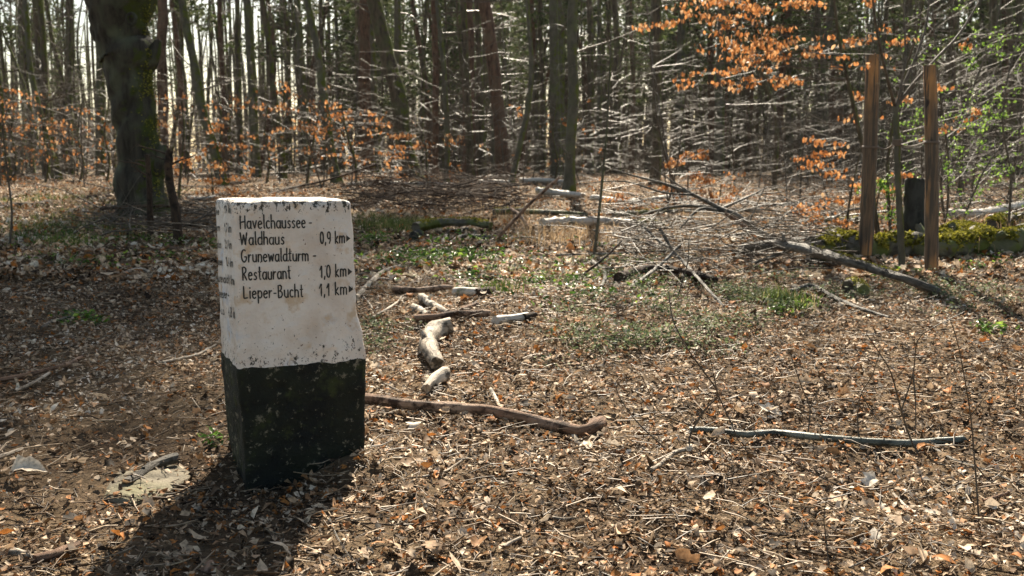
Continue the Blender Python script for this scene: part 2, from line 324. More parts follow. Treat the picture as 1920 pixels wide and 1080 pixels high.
# ---------------------------------------------------------------- ground
def ground():
    ys = np.concatenate([np.linspace(-8, 2.2, 40, endpoint=False), np.linspace(2.2, 7, 260, endpoint=False), np.linspace(7, 16, 200, endpoint=False), np.geomspace(16, 255, 130)])
    s = np.linspace(-1, 1, 421); s = np.sign(s) * (np.abs(s) ** 1.7); nx = len(s); X = s[None] * (9 + 1.3 * np.clip(ys, 0, None))[:, None]; Y = np.broadcast_to(ys[:, None], X.shape)
    near = np.exp(-np.clip(Y - 2, 0, None) / 8)
    Z = tz(X, Y) + near * (.022 * vn(X / .09, Y / .09) + .014 * vn(X / .04 + 7, Y / .04)) - .006
    i = np.arange(len(ys) - 1)[:, None] * nx; j = np.arange(nx - 1)[None]; q = np.stack([i + j, i + j + 1, i + nx + j + 1, i + nx + j], -1).reshape(-1, 4)
    mb = MB(); mb.add(np.stack([X, Y, Z], -1).reshape(-1, 3), q); return tag(mb.build('ground', M['soil']), kind='structure')
ground()

# ---------------------------------------------------------------- leaf litter (uncountable)
def bare(x, y):   # worn earth with few leaves, left of the stone
    return np.clip(1.15 * np.exp(-(((x + 1.75) / .55) ** 2 + ((y - 4.1) / .75) ** 2)), 0, .6)
def scatter(n, y0, y1, wide=.58, pw=1.0):
    y = y0 + (y1 - y0) * rg.random(n) ** pw; u = rg.random(n) * 2 - 1; k = rg.random(n) < (y / y1) ** .6 if pw == 1 else np.ones(n, bool)
    y = y[k]; u = u[k]; return u * (y * wide + .3), y
def litter(n, y0, y1, smin, smax, kinds, tilt, lift=.012, pw=1.0):
    mb = MB(); x, y = scatter(n, y0, y1, pw=pw); k = rg.random(len(x)) > bare(x, y); x, y = x[k], y[k]
    k = ~((x > -1.08) & (x < -.62) & (y > 3.72) & (y < 4.1)); x, y = x[k], y[k]
    g = rg.integers(0, len(kinds), len(x)); z = tz(x, y)
    for i, kd in enumerate(kinds):
        s = g == i; c = int(s.sum()); size = np.exp(rg.uniform(math.log(smin), math.log(smax), c)); nr = np.stack([rg.normal(0, tilt, c), rg.normal(0, tilt, c), np.ones(c)], 1)
        up = rg.random(c) < .12; nr[up] = rg.normal(0, 1, (int(up.sum()), 3)) + [0, 0, .3]
        cl = np.clip(rg.random(c) * .92 + .45 * vn(x[s] / .7, y[s] / .5) + .06, 0, 1)
        leaves(mb, np.stack([x[s], y[s], z[s] + rg.uniform(0, lift, c) + size * .12], 1), size, nr, kd, .55, r=cl)
    return mb
o = litter(130000, 2.1, 8.2, .006, .038, ['long', 'long', 'long', 'chip', 'chip'], .42, .02).build('leaf_litter', M['litter']); tag(o, 'dry brown and beige leaf litter covering the near forest floor', 'leaf litter', kind='stuff')
o = litter(6000, 2.1, 12, .035, .075, ['lobed', 'long', 'long'], .38, .03).build('leaf_litter', M['litter']); tag(o, 'larger curled whole leaves lying on top of the fine litter', 'leaf litter', kind='stuff')
o = litter(85000, 8.0, 40, .03, .09, ['dia', 'dia', 'chip'], .42, .03, pw=1.35).build('leaf_litter', M['litter']); tag(o, 'pale brown leaf litter covering the floor towards the forest edge', 'leaf litter', kind='stuff')
def twiglitter():
    n = 60000; x, y = scatter(n, 2.1, 11); k = rg.random(len(x)) > bare(x, y) * .7; x, y = x[k], y[k]; n = len(x); z = tz(x, y) + .008 + rg.uniform(0, .02, n)
    L = np.exp(rg.uniform(math.log(.012), math.log(.17), n)); a = rg.random(n) * 6.283; r = np.clip(L * .03, .0006, .0022) * rg.uniform(.7, 1.6, n); dz = rg.normal(0, .12, n) * L
    d = np.stack([np.cos(a) * L, np.sin(a) * L, dz], 1); p = np.stack([x, y, z], 1); mid = p + d * .5 + rg.normal(0, .06, (n, 3)) * L[:, None]
    S = np.vstack([np.column_stack([p, mid, r, r]), np.column_stack([mid, p + d, r, r * .6])]); c = rg.random(n); mb = MB(); sticks(mb, S, 3, np.concatenate([c, c])); return mb
tag(twiglitter().build('twig_litter', M['twiglit']), 'fine broken twigs and stalks strewn over the leaf litter', 'twig litter', kind='stuff')

# ---------------------------------------------------------------- the waymarker stone
PHI = RAD(24.5); O3 = G(452, 914); O3[2] = 0; O3 = np.array([O3[0], 3.68, 0.]); O3[0] = -1.034
UX = np.array([math.cos(PHI), math.sin(PHI), 0]); VX = np.array([-math.sin(PHI), math.cos(PHI), 0]); ZX = np.array([0, 0, 1.])
H = 1.078; D = .42
def stone_row(z, inset=0):
    uR = np.interp(z, [-.1, .1, .3, .44, .46, .56, .62, .66, .8, 1.0, 1.08], [.480, .486, .494, .500, .497, .490, .471, .467, .465, .459, .456]) - inset * 1.9
    uL = np.interp(z, [-.1, .2, .44, .46, .6, 1.08], [.026, .012, .000, .006, .002, .0]) + inset
    v0 = np.interp(z, [-.1, .44, .46, .6, 1.08], [-.012, -.010, -.003, .0, .004]) + inset; v1 = D - inset
    rc = .018; pts = []
    def seg(a, b, n):
        for k in range(n): t_ = k / n; pts.append((a[0] + (b[0] - a[0]) * t_, a[1] + (b[1] - a[1]) * t_))
    def cor(cx, cy, a0):
        for k in range(4): a = RAD(a0 + 90 * k / 4); pts.append((cx + rc * math.cos(a), cy + rc * math.sin(a)))
    seg((uL + rc, v0), (uR - rc, v0), 58); cor(uR - rc, v0 + rc, -90); seg((uR, v0 + rc), (uR, v1 - rc), 40); cor(uR - rc, v1 - rc, 0)
    seg((uR - rc, v1), (uL + rc, v1), 30); cor(uL + rc, v1 - rc, 90); seg((uL, v1 - rc), (uL, v0 + rc), 46); cor(uL + rc, v0 + rc, 180)
    return pts
def stone_pt(u, v, z, cu, cv):
    w_ = np.array([u, v, z]); q = Vector((u * 1., v * 1., z))
    a = mn.noise(q * 9) * .004 + mn.noise(q * 26) * .0022 + mn.noise(q * 70) * .0009
    if z < .64: a += (mn.noise(q * 13 + Vector((5, 0, 0))) * .006 + mn.noise(q * 40) * .003) * min(1, (.64 - z) / .12)
    if z < .44: a += mn.noise(q * 7) * .006
    if z > 1.0: a += -max(0, mn.noise(q * 22) - .1) * .03 * (z - 1.0) / .08
    d = np.array([u - cu, v - cv]); d = d / (np.linalg.norm(d) + 1e-9)
    u += d[0] * a; v += d[1] * a
    return O3 + UX * u + VX * v + ZX * z
def border(u, v): return .449 + .004 * math.sin(u * 40) * 0 + mn.noise(Vector((u * 12, v * 12, 3))) * .010 + mn.noise(Vector((u * 60, v * 60, 9))) * .0035
def stone_part(zs, cap):
    rows = []
    for kind, z, ins in zs:
        r_ = []
        for (u, v) in stone_row(z, ins):
            zz = z if kind is None else (border(u, v) if kind == 'b' else z)
            r_.append(stone_pt(u, v, zz, .23, .2))
        rows.append(r_)
    R = np.array(rows); n, k = R.shape[:2]; i = np.arange(n - 1)[:, None] * k; j = np.arange(k)[None]; q = np.stack([i + j, i + (j + 1) % k, i + k + (j + 1) % k, i + k + j], -1).reshape(-1, 4)
    mb = MB(); mb.add(R.reshape(-1, 3), q)
    if cap:
        c = R[-1].mean(0); last = R[-1]; 
        rr = [last]
        for f in (.97, .75, .5, .25): rr.append(c + (last - c) * f + np.array([0, 0, .002])[None] + np.array([[0, 0, mn.noise(Vector(p_ * 12)) * .004] for p_ in (c + (last - c) * f)]))
        R2 = np.array(rr); n2 = len(rr); i = np.arange(n2 - 1)[:, None] * k; q = np.stack([i + j, i + (j + 1) % k, i + k + (j + 1) % k, i + k + j], -1).reshape(-1, 4)
        mb.add(R2.reshape(-1, 3), q); mb.add(np.vstack([R2[-1], c + [0, 0, .002]]), None, [[k, jj, (jj + 1) % k] for jj in range(k)])
    return mb
stone = thing('waymarker_stone', 'square stone signpost, white upper half lettered in black, black lower half, standing in leaf litter', 'waymarker', O3)
zw = [('b', .449, 0)] + [(None, z, 0) for z in np.linspace(.468, H - .016, 84)] + [(None, H - .016 + .016 * math.sin(RAD(a)), .016 * (1 - math.cos(RAD(a)))) for a in (15, 30, 45, 60, 75, 90)]
mbw = stone_part(zw, True); wob = mbw.build('white_block', M['white'], stone, O3)
zb = [(None, z, 0) for z in np.linspace(-.12, .43, 60)] + [('b', .449, 0)]
stone_part(zb, False).build('black_base', M['black'], stone, O3)
vv = np.concatenate(mbw.v); qq = np.concatenate(mbw.q); bvh = BVHTree.FromPolygons([Vector(p_) for p_ in vv.tolist()], [tuple(f) for f in qq.tolist()])
def arc(cx, cy, rx, ry, a0, a1, n=14): return [(cx + rx * math.cos(RAD(a0 + (a1 - a0) * k / n)), cy + ry * math.sin(RAD(a0 + (a1 - a0) * k / n))) for k in range(n + 1)]
GL = {
 'H': (.5, [[(0, 0), (.01, 1)], [(.46, 0), (.47, 1)], [(0, .5), (.47, .56)]]), 'a': (.4, [arc(.18, .3, .18, .29, 60, 360, 16), [(.37, .6), (.37, .06), (.41, 0)]]),
 'v': (.36, [[(0, .6), (.17, 0), (.35, .62)]]), 'e': (.37, [[(.01, .3), (.35, .37)] , arc(.18, .3, .18, .3, 15, 315)]), 'l': (.1, [[(.04, 1.08), (.04, .08), (.1, 0)]]),
 'c': (.32, [arc(.18, .3, .18, .3, 50, 310)]), 'h': (.36, [[(0, 1.08), (0, 0)], [(0, .3)] + arc(.17, .4, .16, .2, 150, 0) + [(.34, 0)]]),
 'u': (.38, [[(0, .6), (0, .2)] + arc(.17, .2, .17, .2, 180, 330) + [(.34, .3)], [(.34, .6), (.35, 0)]]),
 's': (.3, [[(.28, .52), (.17, .6), (.05, .5), (.07, .38), (.22, .27), (.27, .13), (.16, .01), (.01, .06)]]), '-': (.28, [[(.02, .36), (.24, .37)]]),
 'W': (.66, [[(0, 1), (.14, 0), (.32, .85), (.46, 0), (.62, 1)]]), 'd': (.4, [arc(.18, .3, .18, .29, 60, 360), [(.37, 1.08), (.37, 0)]]),
 'G': (.55, [arc(.27, .5, .26, .5, 55, 340, 18) + [(.51, .42), (.32, .42)]]), 'r': (.27, [[(0, .6), (0, 0)], [(0, .32), (.09, .52), (.18, .6), (.25, .55)]]),
 'n': (.36, [[(0, .62), (0, 0)], [(0, .3)] + arc(.17, .4, .16, .2, 150, 0) + [(.34, 0)]]), 'w': (.52, [[(0, .6), (.1, 0), (.25, .52), (.38, 0), (.5, .62)]]),
 't': (.28, [[(.12, 1.0), (.12, .1), (.2, 0), (.25, .04)], [(0, .62), (.25, .64)]]), 'm': (.6, [[(0, .62), (0, 0)], [(0, .3)] + arc(.15, .42, .14, .18, 150, 0, 9) + [(.29, 0)], [(.29, .3)] + arc(.44, .42, .14, .18, 150, 0, 9) + [(.58, 0)]]),
 'R': (.46, [[(.04, 0), (.02, 1)], [(0, .98), (.2, 1.02), (.36, .9), (.36, .68), (.2, .52), (.04, .48)], [(.14, .5), (.42, 0)]]), 'L': (.42, [[(.02, 1), (.02, .02), (.38, .06)]]),
 'i': (.1, [[(.04, .6), (.04, 0)], [(.04, .82), (.045, .88)]]), 'p': (.4, [[(.02, .62), (.02, -.42)], arc(.2, .3, .18, .3, -165, 165, 16)]),
 'B': (.46, [[(.02, 0), (.02, 1)], [(0, .98), (.22, 1.02), (.34, .9), (.32, .68), (.2, .56), (.04, .53)], [(.2, .54), (.38, .42), (.4, .2), (.28, .03), (.02, .0)]]),
 '0': (.4, [arc(.18, .5, .18, .5, 0, 360, 22)]), ',': (.1, [[(.05, .1), (.0, -.16)]]), '9': (.4, [arc(.18, .7, .17, .3, 0, 360, 16), [(.35, .75), (.33, .25), (.22, 0)]]),
 'k': (.34, [[(0, 1.05), (0, 0)], [(.27, .6), (.03, .27), (.31, 0)]]), '1': (.3, [[(0, .62), (.2, 1), (.19, 0)]]), '4': (.4, [[(.25, 1), (0, .35), (.38, .37)], [(.28, .62), (.28, 0)]]),
 '2': (.38, [[(0, .8), (.1, 1), (.28, .96), (.32, .72), (.02, .03), (.36, .03)]]), '7': (.36, [[(0, 1), (.34, 1), (.12, 0)]]), '8': (.38, [arc(.17, .75, .14, .24, 0, 360), arc(.17, .26, .17, .26, 0, 360)]),
 'o': (.38, [arc(.18, .3, .18, .3, 0, 360, 16)]), 'A': (.5, [[(0, 0), (.24, 1), (.46, 0)], [(.09, .35), (.38, .35)]]), 'z': (.32, [[(0, .6), (.28, .6), (0, 0), (.3, 0)]]), ' ': (.22, []), 'g': (.4, [arc(.18, .3, .18, .29, 60, 360), [(.37, .6), (.37, -.25), (.2, -.4), (.04, -.3)]]),
}
def on_face(px, py, left):
    n = (VX if not left else UX); d = ray(px, py); c = np.array([0, 0, CAMZ]); off = O3 + (0 if left else 0)
    t_ = np.dot(off - c, n) / np.dot(d, n); q = c + d * t_ - O3
    return (np.dot(q, VX) if left else np.dot(q, UX)), q[2]
def face_world(a, z, left):
    if left: p_ = O3 + VX * a + ZX * z - UX * .08; dr = UX
    else: p_ = O3 + UX * a + ZX * z - VX * .08; dr = VX
    h = bvh.ray_cast(Vector(p_), Vector(dr), .3)
    if h[0] is None: return None
    return np.array(h[0]) - dr * .0016
def ribbon(mb, pts2, wd, left):
    pts2 = np.array(pts2, float); L = np.concatenate([[0], np.cumsum(np.linalg.norm(np.diff(pts2, axis=0), axis=1))]); n = max(2, int(L[-1] / .003) + 1); s = np.linspace(0, L[-1], n)
    q = np.stack([np.interp(s, L, pts2[:, 0]), np.interp(s, L, pts2[:, 1])], 1); T = np.gradient(q, axis=0); T /= np.linalg.norm(T, axis=1)[:, None] + 1e-9; Nn = np.stack([-T[:, 1], T[:, 0]], 1)
    q[0] -= T[0] * wd * .3; q[-1] += T[-1] * wd * .3; wv = wd * (1 + .25 * np.array([mn.noise(Vector((a * 90, b_ * 90, 2))) for a, b_ in q])); wv[0] *= .8; wv[-1] *= .75
    V = []
    for k in range(n):
        for sg in (-.5, .5):
            p_ = face_world(*(q[k] + Nn[k] * wv[k] * sg), left)
            if p_ is None: return
            V.append(p_)
    mb.add(V, [(2 * i, 2 * i + 1, 2 * i + 3, 2 * i + 2) for i in range(n - 1)])
def write(text, x0, y0, x1, y1, cap, left=False, wd=.0055):
    a0, z0 = on_face(x0, y0, left); a1, z1 = on_face(x1, y1, left); _, zc = on_face(x0, y0 - cap, left); ch = zc - z0
    sp = .17; tw = sum(GL[c][0] + sp for c in text) - sp; cur = 0; mb = MB()
    for c in text:
        wc, st = GL[c]
        for s_ in st:
            pts = []
            for (gx, gy) in s_:
                f = (cur + gx) / tw; pts.append((a0 + (a1 - a0) * f, z0 + (z1 - z0) * f + gy * ch + mn.noise(Vector((cur * 3, gx, 5))) * .0012))
            ribbon(mb, pts, wd if not left else .006, left)
        cur += wc + sp
    if mb.n: mb.build('lettering', M['ink'], stone, O3)
def arrow(px, py, wpx, hpx, left=False):
    a0, z0 = on_face(px, py - hpx / 2, left); a1, z1 = on_face(px + wpx, py, left); a2, z2 = on_face(px, py + hpx / 2, left); mb = MB(); n = 6; V = []; Q = []
    for i in range(n + 1):
        f = i / n
        for j in range(5):
            g = j / 4; a = a0 + (a1 - a0) * f; zz = (z0 + (z2 - z0) * g) * (1 - f) + z1 * f; p_ = face_world(a, zz, left)
            if p_ is None: return
            V.append(p_)
    for i in range(n):
        for j in range(4): Q.append((i * 5 + j, i * 5 + j + 1, (i + 1) * 5 + j + 1, (i + 1) * 5 + j))
    mb.add(V, Q); mb.build('arrow', M['ink'], stone, O3)
for a in (('Havelchaussee', 451, 429, 573, 427, 24), ('-', 580, 427, 585, 427, 24), ('Waldhaus', 451, 459.5, 533, 458, 23), ('0,9 km', 601, 457, 646, 455.5, 22), ('Grunewaldturm', 453, 491.5, 578, 489, 23), ('-', 587, 488, 593, 488, 22),
          ('Restaurant', 455, 525.5, 545, 522.5, 24), ('1,0 km', 600, 521, 649, 518, 23), ('Lieper-Bucht', 457, 560, 568, 556.5, 23), ('1,1 km', 599, 555, 650, 552, 23)): write(*a)
for a in ((649, 447, 8, 13), (652, 509.5, 8.5, 14), (653.5, 542, 9.5, 13.5)): arrow(*a)
for a in (('see', 403.5, 402, 411, 402, 12), ('1,4 km', 421, 398, 432.5, 400, 13), ('turm', 403.5, 432, 412, 433, 12), ('1,7 km', 422.5, 434, 433.5, 436, 15), ('stadion', 403.5, 463, 415, 465, 12), ('2,1 km', 423, 465, 434.5, 467, 15),
          ('olassee', 404, 495, 417, 497, 12), ('2,4 km', 424, 498, 436, 501, 15), ('Grunewald', 405, 527, 427, 531, 14), ('4,1 km', 428, 531, 438, 534, 15), ('Heeser-', 408, 556, 429, 560, 14), ('Aus', 410, 587, 420, 590, 14), ('4,8 km', 429, 592, 441, 598, 17)):
    write(*a, left=True)
for a in ((432, 391, 6, 9), (434, 426, 6, 10), (434.5, 459, 6, 10), (435.5, 493, 6, 10), (437, 524, 6, 11)): arrow(*a, left=True)

# ---------------------------------------------------------------- moss and grass helpers
def moss_on(path, rad, parent, origin, dens=1.0, y0=0, y1=1, spread=.9, mat='moss'):
    mb = MB(); n = len(path); a, b_ = int(y0 * (n - 1)), max(int(y0 * (n - 1)) + 2, int(y1 * (n - 1))); seg = path[a:b_ + 1]; rr = np.broadcast_to(rad, (n,))[a:b_ + 1]
    L = np.linalg.norm(np.diff(seg, axis=0), axis=1).sum(); cnt = int(L * rr.mean() * 2.2 / .00035 * dens); cnt = min(int(cnt * 1.6), 16000)
    f = rg.random(cnt) * (len(seg) - 1); i = np.minimum(f.astype(int), len(seg) - 2); ff = (f - i)[:, None]; c = seg[i] * (1 - ff) + seg[i + 1] * ff; r_ = rr[i]
    T = seg[i + 1] - seg[i]; T /= np.linalg.norm(T, axis=1)[:, None] + 1e-9; S_ = np.cross(T, [0, 0, 1.]); S_ /= np.linalg.norm(S_, axis=1)[:, None] + 1e-9; U_ = np.cross(S_, T)
    an = rg.normal(0, spread * .6, cnt); an = np.clip(an, -1.5, 1.5); d = np.sin(an)[:, None] * S_ + np.cos(an)[:, None] * U_
    keep = vn(c[:, 0] / .11, c[:, 1] / .11 + an) > -.22; c, d, r_ = c[keep], d[keep], r_[keep]
    th = (.006 + .016 * rg.random(len(c))) * (1 + vn(c[:, 0] / .2, c[:, 2] / .2)); pos = c + d * (r_ * .98 + th)[:, None]
    leaves(mb, pos, rg.uniform(.012, .03, len(c)) * np.clip(r_ / .05, .9, 2.2), d + rg.normal(0, .5, (len(c), 3)), 'dia', .5)
    return mb.build('moss', M[mat], parent, origin)
def log(pts, dpx, mat, label, name='fallen_branch', cat='branch', sides=9, taper=.75, bmp=.16, moss=None, twigs=0, sub=None, group=None, raise_=0, knob=0):
    W = []; Rr = []
    for p_ in pts:
        g = G(p_[0], p_[2] if len(p_) > 2 else p_[1] + dpx * .45)
        r_ = dpx / 2 / F * g[1]
        W.append(P(p_[0], p_[1], g[1]) if len(p_) > 2 else g + [0, 0, r_ * .65 + raise_ + (.014 if g[1] < 9 else 0)]); Rr.append(r_)
    path = spline(W, .05 if dpx > 6 else .08); n = len(path); rad = np.interp(np.linspace(0, 1, n), np.linspace(0, 1, len(Rr)), Rr) * np.linspace(1, taper, n)
    path = path + np.array([[mn.noise(Vector((i * .35, 7, len(label)))), mn.noise(Vector((i * .35, 3, len(label)))), .6 * mn.noise(Vector((i * .35, 1, len(label))))] for i in range(n)]) * rad.mean() * .35
    if knob: rad[-2:] *= knob; rad[-1] *= .8
    mb = MB(); tube(mb, path, rad, sides, bmp * 1.2, bs=max(.025, rad.mean() * 1.6)); org = path[0].copy()
    if rad.mean() > .012 and n > 5 and mat != 'birch':      # broken knots along the limb
        for k in range(rnd.choice((1, 2, 3))):
            i = rnd.randrange(1, n - 1); a = nrm([rnd.gauss(0, 1), rnd.gauss(0, 1), abs(rnd.gauss(.6, .5))]); L_ = rad[i] * rnd.uniform(1.2, 2.4); tube(mb, [path[i], path[i] + a * L_ * .6, path[i] + a * L_], [rad[i] * .6, rad[i] * .4, rad[i] * .3], 7, .12, bs=.03); org[2] = tzs(org[0], org[1])
    if moss or twigs or sub:
        th_ = thing(name, label, cat, org, group); mb.build('log' if 'log' in name or 'log' in cat else 'limb', M[mat], th_, org)
        if moss: moss_on(path, rad, th_, org, *moss)
        if twigs:
            S = []
            for k in range(twigs):
                i = rnd.randrange(2, n); dd = nrm(path[min(n - 1, i)] - path[i - 1]); sd_ = rnd.choice((-1, 1)); a = nrm(dd * .6 + np.array([rnd.gauss(0, .5), rnd.gauss(0, .3), abs(rnd.gauss(.25, .3))]))
                grow(S, tuple(path[i]), tuple(a), rnd.uniform(.25, .8) * max(.5, rad.mean() / .03), rad[i] * .3, 1, .14, -.02, 5, .6)
            m2 = MB(); sticks(m2, S, 4); m2.build('twig', M['twig' if mat != 'rot' else 'twigdark'], th_, org)
        if sub:
            for s_ in sub: 
                W2 = [P(x_, y_, G(x_, gy)[1]) if gy else None for x_, y_, gy in s_[0]]; p2 = spline(W2, .07); r2 = s_[1] / 2 / F * p2[:, 1] * np.linspace(1, .3, len(p2)); m3 = MB(); tube(m3, p2, r2, 6, .1); m3.build('side_limb', M[mat], th_, org)
        return th_
    return tag(mb.build(name, M[mat], None, org), label, cat, group)

# ---------------------------------------------------------------- fallen wood (pixel of the photograph -> point on the ground)
log([(684, 752), (760, 762), (850, 770), (900, 772), (960, 783), (1030, 800), (1085, 812), (1112, 806), (1124, 797)], 22, 'wood', 'long peeled brown branch with a knobbed right end lying beside the black stone base', raise_=.004, taper=1.1, sides=14, bmp=.1, knob=1.35)
log([(920, 735), (930, 752), (938, 772)], 8, 'bleach', 'short pale stub leaning behind the middle of the long brown branch', 'stick', 'stick')
log([(1296, 810), (1340, 812), (1400, 819), (1450, 815), (1520, 823), (1600, 830), (1700, 836), (1760, 832), (1806, 829)], 12, 'greenstick', 'long smooth green-grey stick lying in the right foreground', taper=1.3, sides=12, bmp=.06)
log([(1740, 838), (1770, 858), (1800, 872), (1850, 888), (1920, 918)], 5, 'greywood', 'thin grey forked twig running off the right frame edge below the green-grey stick', 'stick', 'stick', sides=6, sub=[([(1745, 865, 875), (1790, 876, 880), (1830, 874, 884)], 3.5)])
log([(1222, 886), (1238, 876), (1256, 860), (1275, 850), (1302, 844)], 9, 'bleach', 'short bleached curved root end below the left tip of the green-grey stick', 'stick', 'stick', taper=.9)
log([(840, 612), (815, 618), (803, 640), (808, 662), (822, 682)], 35, 'bleach', 'thick bleached white crooked log bent like a knee, right of the stone', 'fallen_log', 'log', sides=14, taper=.9, bmp=.14)
log([(836, 703), (815, 712), (798, 728)], 26, 'bleach', 'short rotting pale chunk of wood just above the long brown branch', 'fallen_log', 'log', sides=12, taper=.7, bmp=.3)
log([(781, 600), (820, 597), (850, 592), (890, 590), (918, 590)], 16, 'wood', 'short straight brown log lying crosswise above the white crooked log', 'fallen_log', 'log', sides=12, taper=.9)
log([(930, 603), (955, 600), (985, 596)], 16, 'birch', 'short white birch piece with a dark broken right end in the clearing', 'fallen_log', 'birch log', sides=12, taper=1)
log([(984, 597), (1003, 592)], 17, 'rot', 'small black rotten block touching the right end of the short birch piece', 'wood_chunk', 'wood chunk', bmp=.4)
log([(790, 558), (810, 572), (838, 588)], 17, 'bleach', 'pale peeling log pointing away behind the straight brown log', 'fallen_log', 'log', sides=12)
log([(775, 578), (790, 584), (800, 592)], 15, 'bleach', 'stubby pale log end left of the peeling log', 'fallen_log', 'log', sides=12)
log([(868, 583), (895, 572)], 11, 'wood', 'small brown log stub right of the peeling log', 'fallen_log', 'log')
log([(740, 545), (790, 545), (845, 540)], 13, 'wood', 'flat split brown slab left of the white-barked stub', 'wood_slab', 'wood', bmp=.3)
log([(856, 549), (894, 549)], 17, 'birch', 'short white-barked birch stub with peeling edge beside fresh grass', 'fallen_log', 'birch log', sides=14, taper=1)
log([(896, 551), (915, 547), (930, 543)], 15, 'rot', 'dark decayed wood touching the peeling birch stub', 'wood_chunk', 'wood chunk', bmp=.35)
log([(664, 522), (690, 515), (716, 511)], 11, 'rot', 'dark brown branch emerging from behind the stone by the kilometre arrow', taper=.9)
log([(668, 560), (700, 527), (722, 510), (750, 502)], 11, 'bleach', 'pale forked branch beside the right edge of the stone', sub=[([(700, 524, 530), (716, 522, 528), (735, 524, 532)], 6)], taper=.9)
log([(700, 598), (722, 585), (745, 570), (752, 560)], 5, 'bleach', 'thin white twig right of the stone under the dark branch', 'stick', 'stick')
log([(682, 560), (695, 575), (700, 592)], 3.5, 'bleach', 'little pale crooked twig hanging against the lower white part of the stone', 'stick', 'stick', sides=6)
log([(780, 436), (820, 428), (870, 426), (918, 432)], 19, 'mosswood', 'low log with bright yellow-green moss along its top behind the green plants', 'mossy_log', 'mossy log', moss=(1.6, .05, 1), taper=.6, raise_=.07)
log([(777, 440), (789, 436)], 20, 'stump', 'dark cut butt at the left end of the low mossy log', 'wood_chunk', 'wood chunk', bmp=.2)
log([(829, 458), (836, 442), (842, 432), (860, 431), (882, 427), (892, 436)], 8, 'greywood', 'grey bent branch arching in front of the low mossy log', taper=.8)
log([(838, 463), (852, 450), (872, 440), (895, 443), (935, 442)], 9, 'greywood', 'dark crooked branch lying right of the arched grey one', taper=.8)
log([(803, 436), (806, 448), (811, 462)], 6, 'rot', 'short black peg stuck before the low mossy log', 'stick', 'stick')
log([(925, 452, 455), (958, 420, 452), (985, 390, 448), (1020, 358, 446), (1048, 333, 444)], 7.5, 'wood', 'long brown stick leaning diagonally up out of the dead grass', 'leaning_stick', 'stick', taper=.7)
log([(958, 392, 424), (975, 404, 430), (990, 428, 434)], 7, 'wood', 'reddish stick crossing the foot of the diagonal leaning stick', 'leaning_stick', 'stick', taper=.8)
log([(1020, 424), (1060, 421), (1100, 421), (1140, 421), (1185, 425)], 17, 'birch', 'bright white birch log with black marks in the middle clearing', 'fallen_log', 'birch log', raise_=.05, sides=14, moss=(.4, .28, .4), taper=.85)
log([(1185, 427), (1215, 424), (1245, 428)], 12, 'mosswood', 'mossy log end continuing right of the bright birch log', 'mossy_log', 'mossy log', raise_=.05, moss=(1, .2, .8))
log([(926, 404), (970, 402), (1040, 405), (1100, 409)], 12, 'mosswood', 'long greyish log with a yellow moss cap left of the bright birch log', 'mossy_log', 'mossy log', raise_=.05, moss=(1, 0, .35))
log([(1150, 410), (1200, 405), (1260, 402), (1320, 400)], 9, 'mosswood', 'thin mossy log lying under the fallen grey limb', 'mossy_log', 'mossy log', raise_=.05, moss=(1, .3, .75))
log([(655, 345), (720, 343), (790, 342)], 8, 'birch', 'distant pale log stretching right from above the stone top', 'fallen_log', 'birch log')
log([(875, 341), (920, 340), (955, 341)], 11, 'birch', 'distant white birch log before the two thick pine trunks', 'fallen_log', 'birch log', sides=10)
log([(760, 345), (800, 344), (850, 345)], 9, 'birch', 'distant white log at the foot of the leaning mossy trunk', 'fallen_log', 'birch log', moss=(.6, .1, .35))
log([(860, 351), (890, 353), (935, 358)], 8, 'mosswood', 'weathered grey log lying just below the two distant white logs', 'fallen_log', 'log')
log([(975, 338), (1020, 337), (1056, 340)], 11, 'birch', 'distant white log crossing in front of the smooth olive trunk', 'fallen_log', 'birch log')
log([(1008, 362), (1050, 366), (1092, 371)], 13, 'birch', 'white log lying beneath the forked stem near the middle', 'fallen_log', 'birch log', raise_=.05, sides=12, moss=(.4, 0, .2))
log([(1110, 375), (1150, 380), (1200, 383)], 12, 'birch', 'pale birch log half hidden by twigs right of the slim green sapling', 'fallen_log', 'birch log', raise_=.05, sides=10)
# the large grey limb with its fork
log([(1350, 393, 470), (1372, 402, 470), (1400, 418, 468), (1425, 437, 466), (1462, 455, 464)], 15, 'greywood', 'large grey fallen limb with many thin side limbs propped above the dead grass', 'fallen_limb', 'branch', sides=12, taper=.95, twigs=10, bmp=.12,
    sub=[([(1352, 395, 470), (1300, 386, 472), (1250, 390, 474), (1205, 402, 476)], 9), ([(1352, 392, 470), (1310, 370, 470), (1250, 346, 468), (1190, 330, 466), (1150, 318, 466)], 9), ([(1350, 397, 470), (1312, 392, 478), (1275, 428, 484)], 9),
         ([(1355, 390, 468), (1405, 368, 460), (1440, 350, 455)], 6), ([(1360, 397, 468), (1430, 393, 462), (1500, 402, 460)], 6), ([(1330, 380, 470), (1280, 352, 470), (1220, 312, 470)], 5), ([(1300, 366, 470), (1240, 360, 475), (1170, 340, 475), (1085, 345, 475)], 5)])
log([(1395, 466, 492), (1430, 460, 496), (1470, 460, 502), (1520, 470, 512), (1580, 487, 526), (1640, 505, 540), (1700, 524, 552), (1756, 548)], 19, 'greywood', 'long bluish-grey log slanting down past the wooden stakes with moss on its back', 'mossy_log', 'mossy log', sides=14, taper=.85, moss=(.8, .3, .85, .5), bmp=.1)
log([(1486, 549), (1505, 540), (1528, 539), (1560, 558), (1605, 578), (1665, 598)], 9, 'greywood', 'grey hooked branch on the ground below the slanting mossy log', sides=10)
log([(1508, 552), (1530, 560), (1560, 570)], 8, 'wood', 'short brown branch tucked under the grey hooked branch', sides=8)
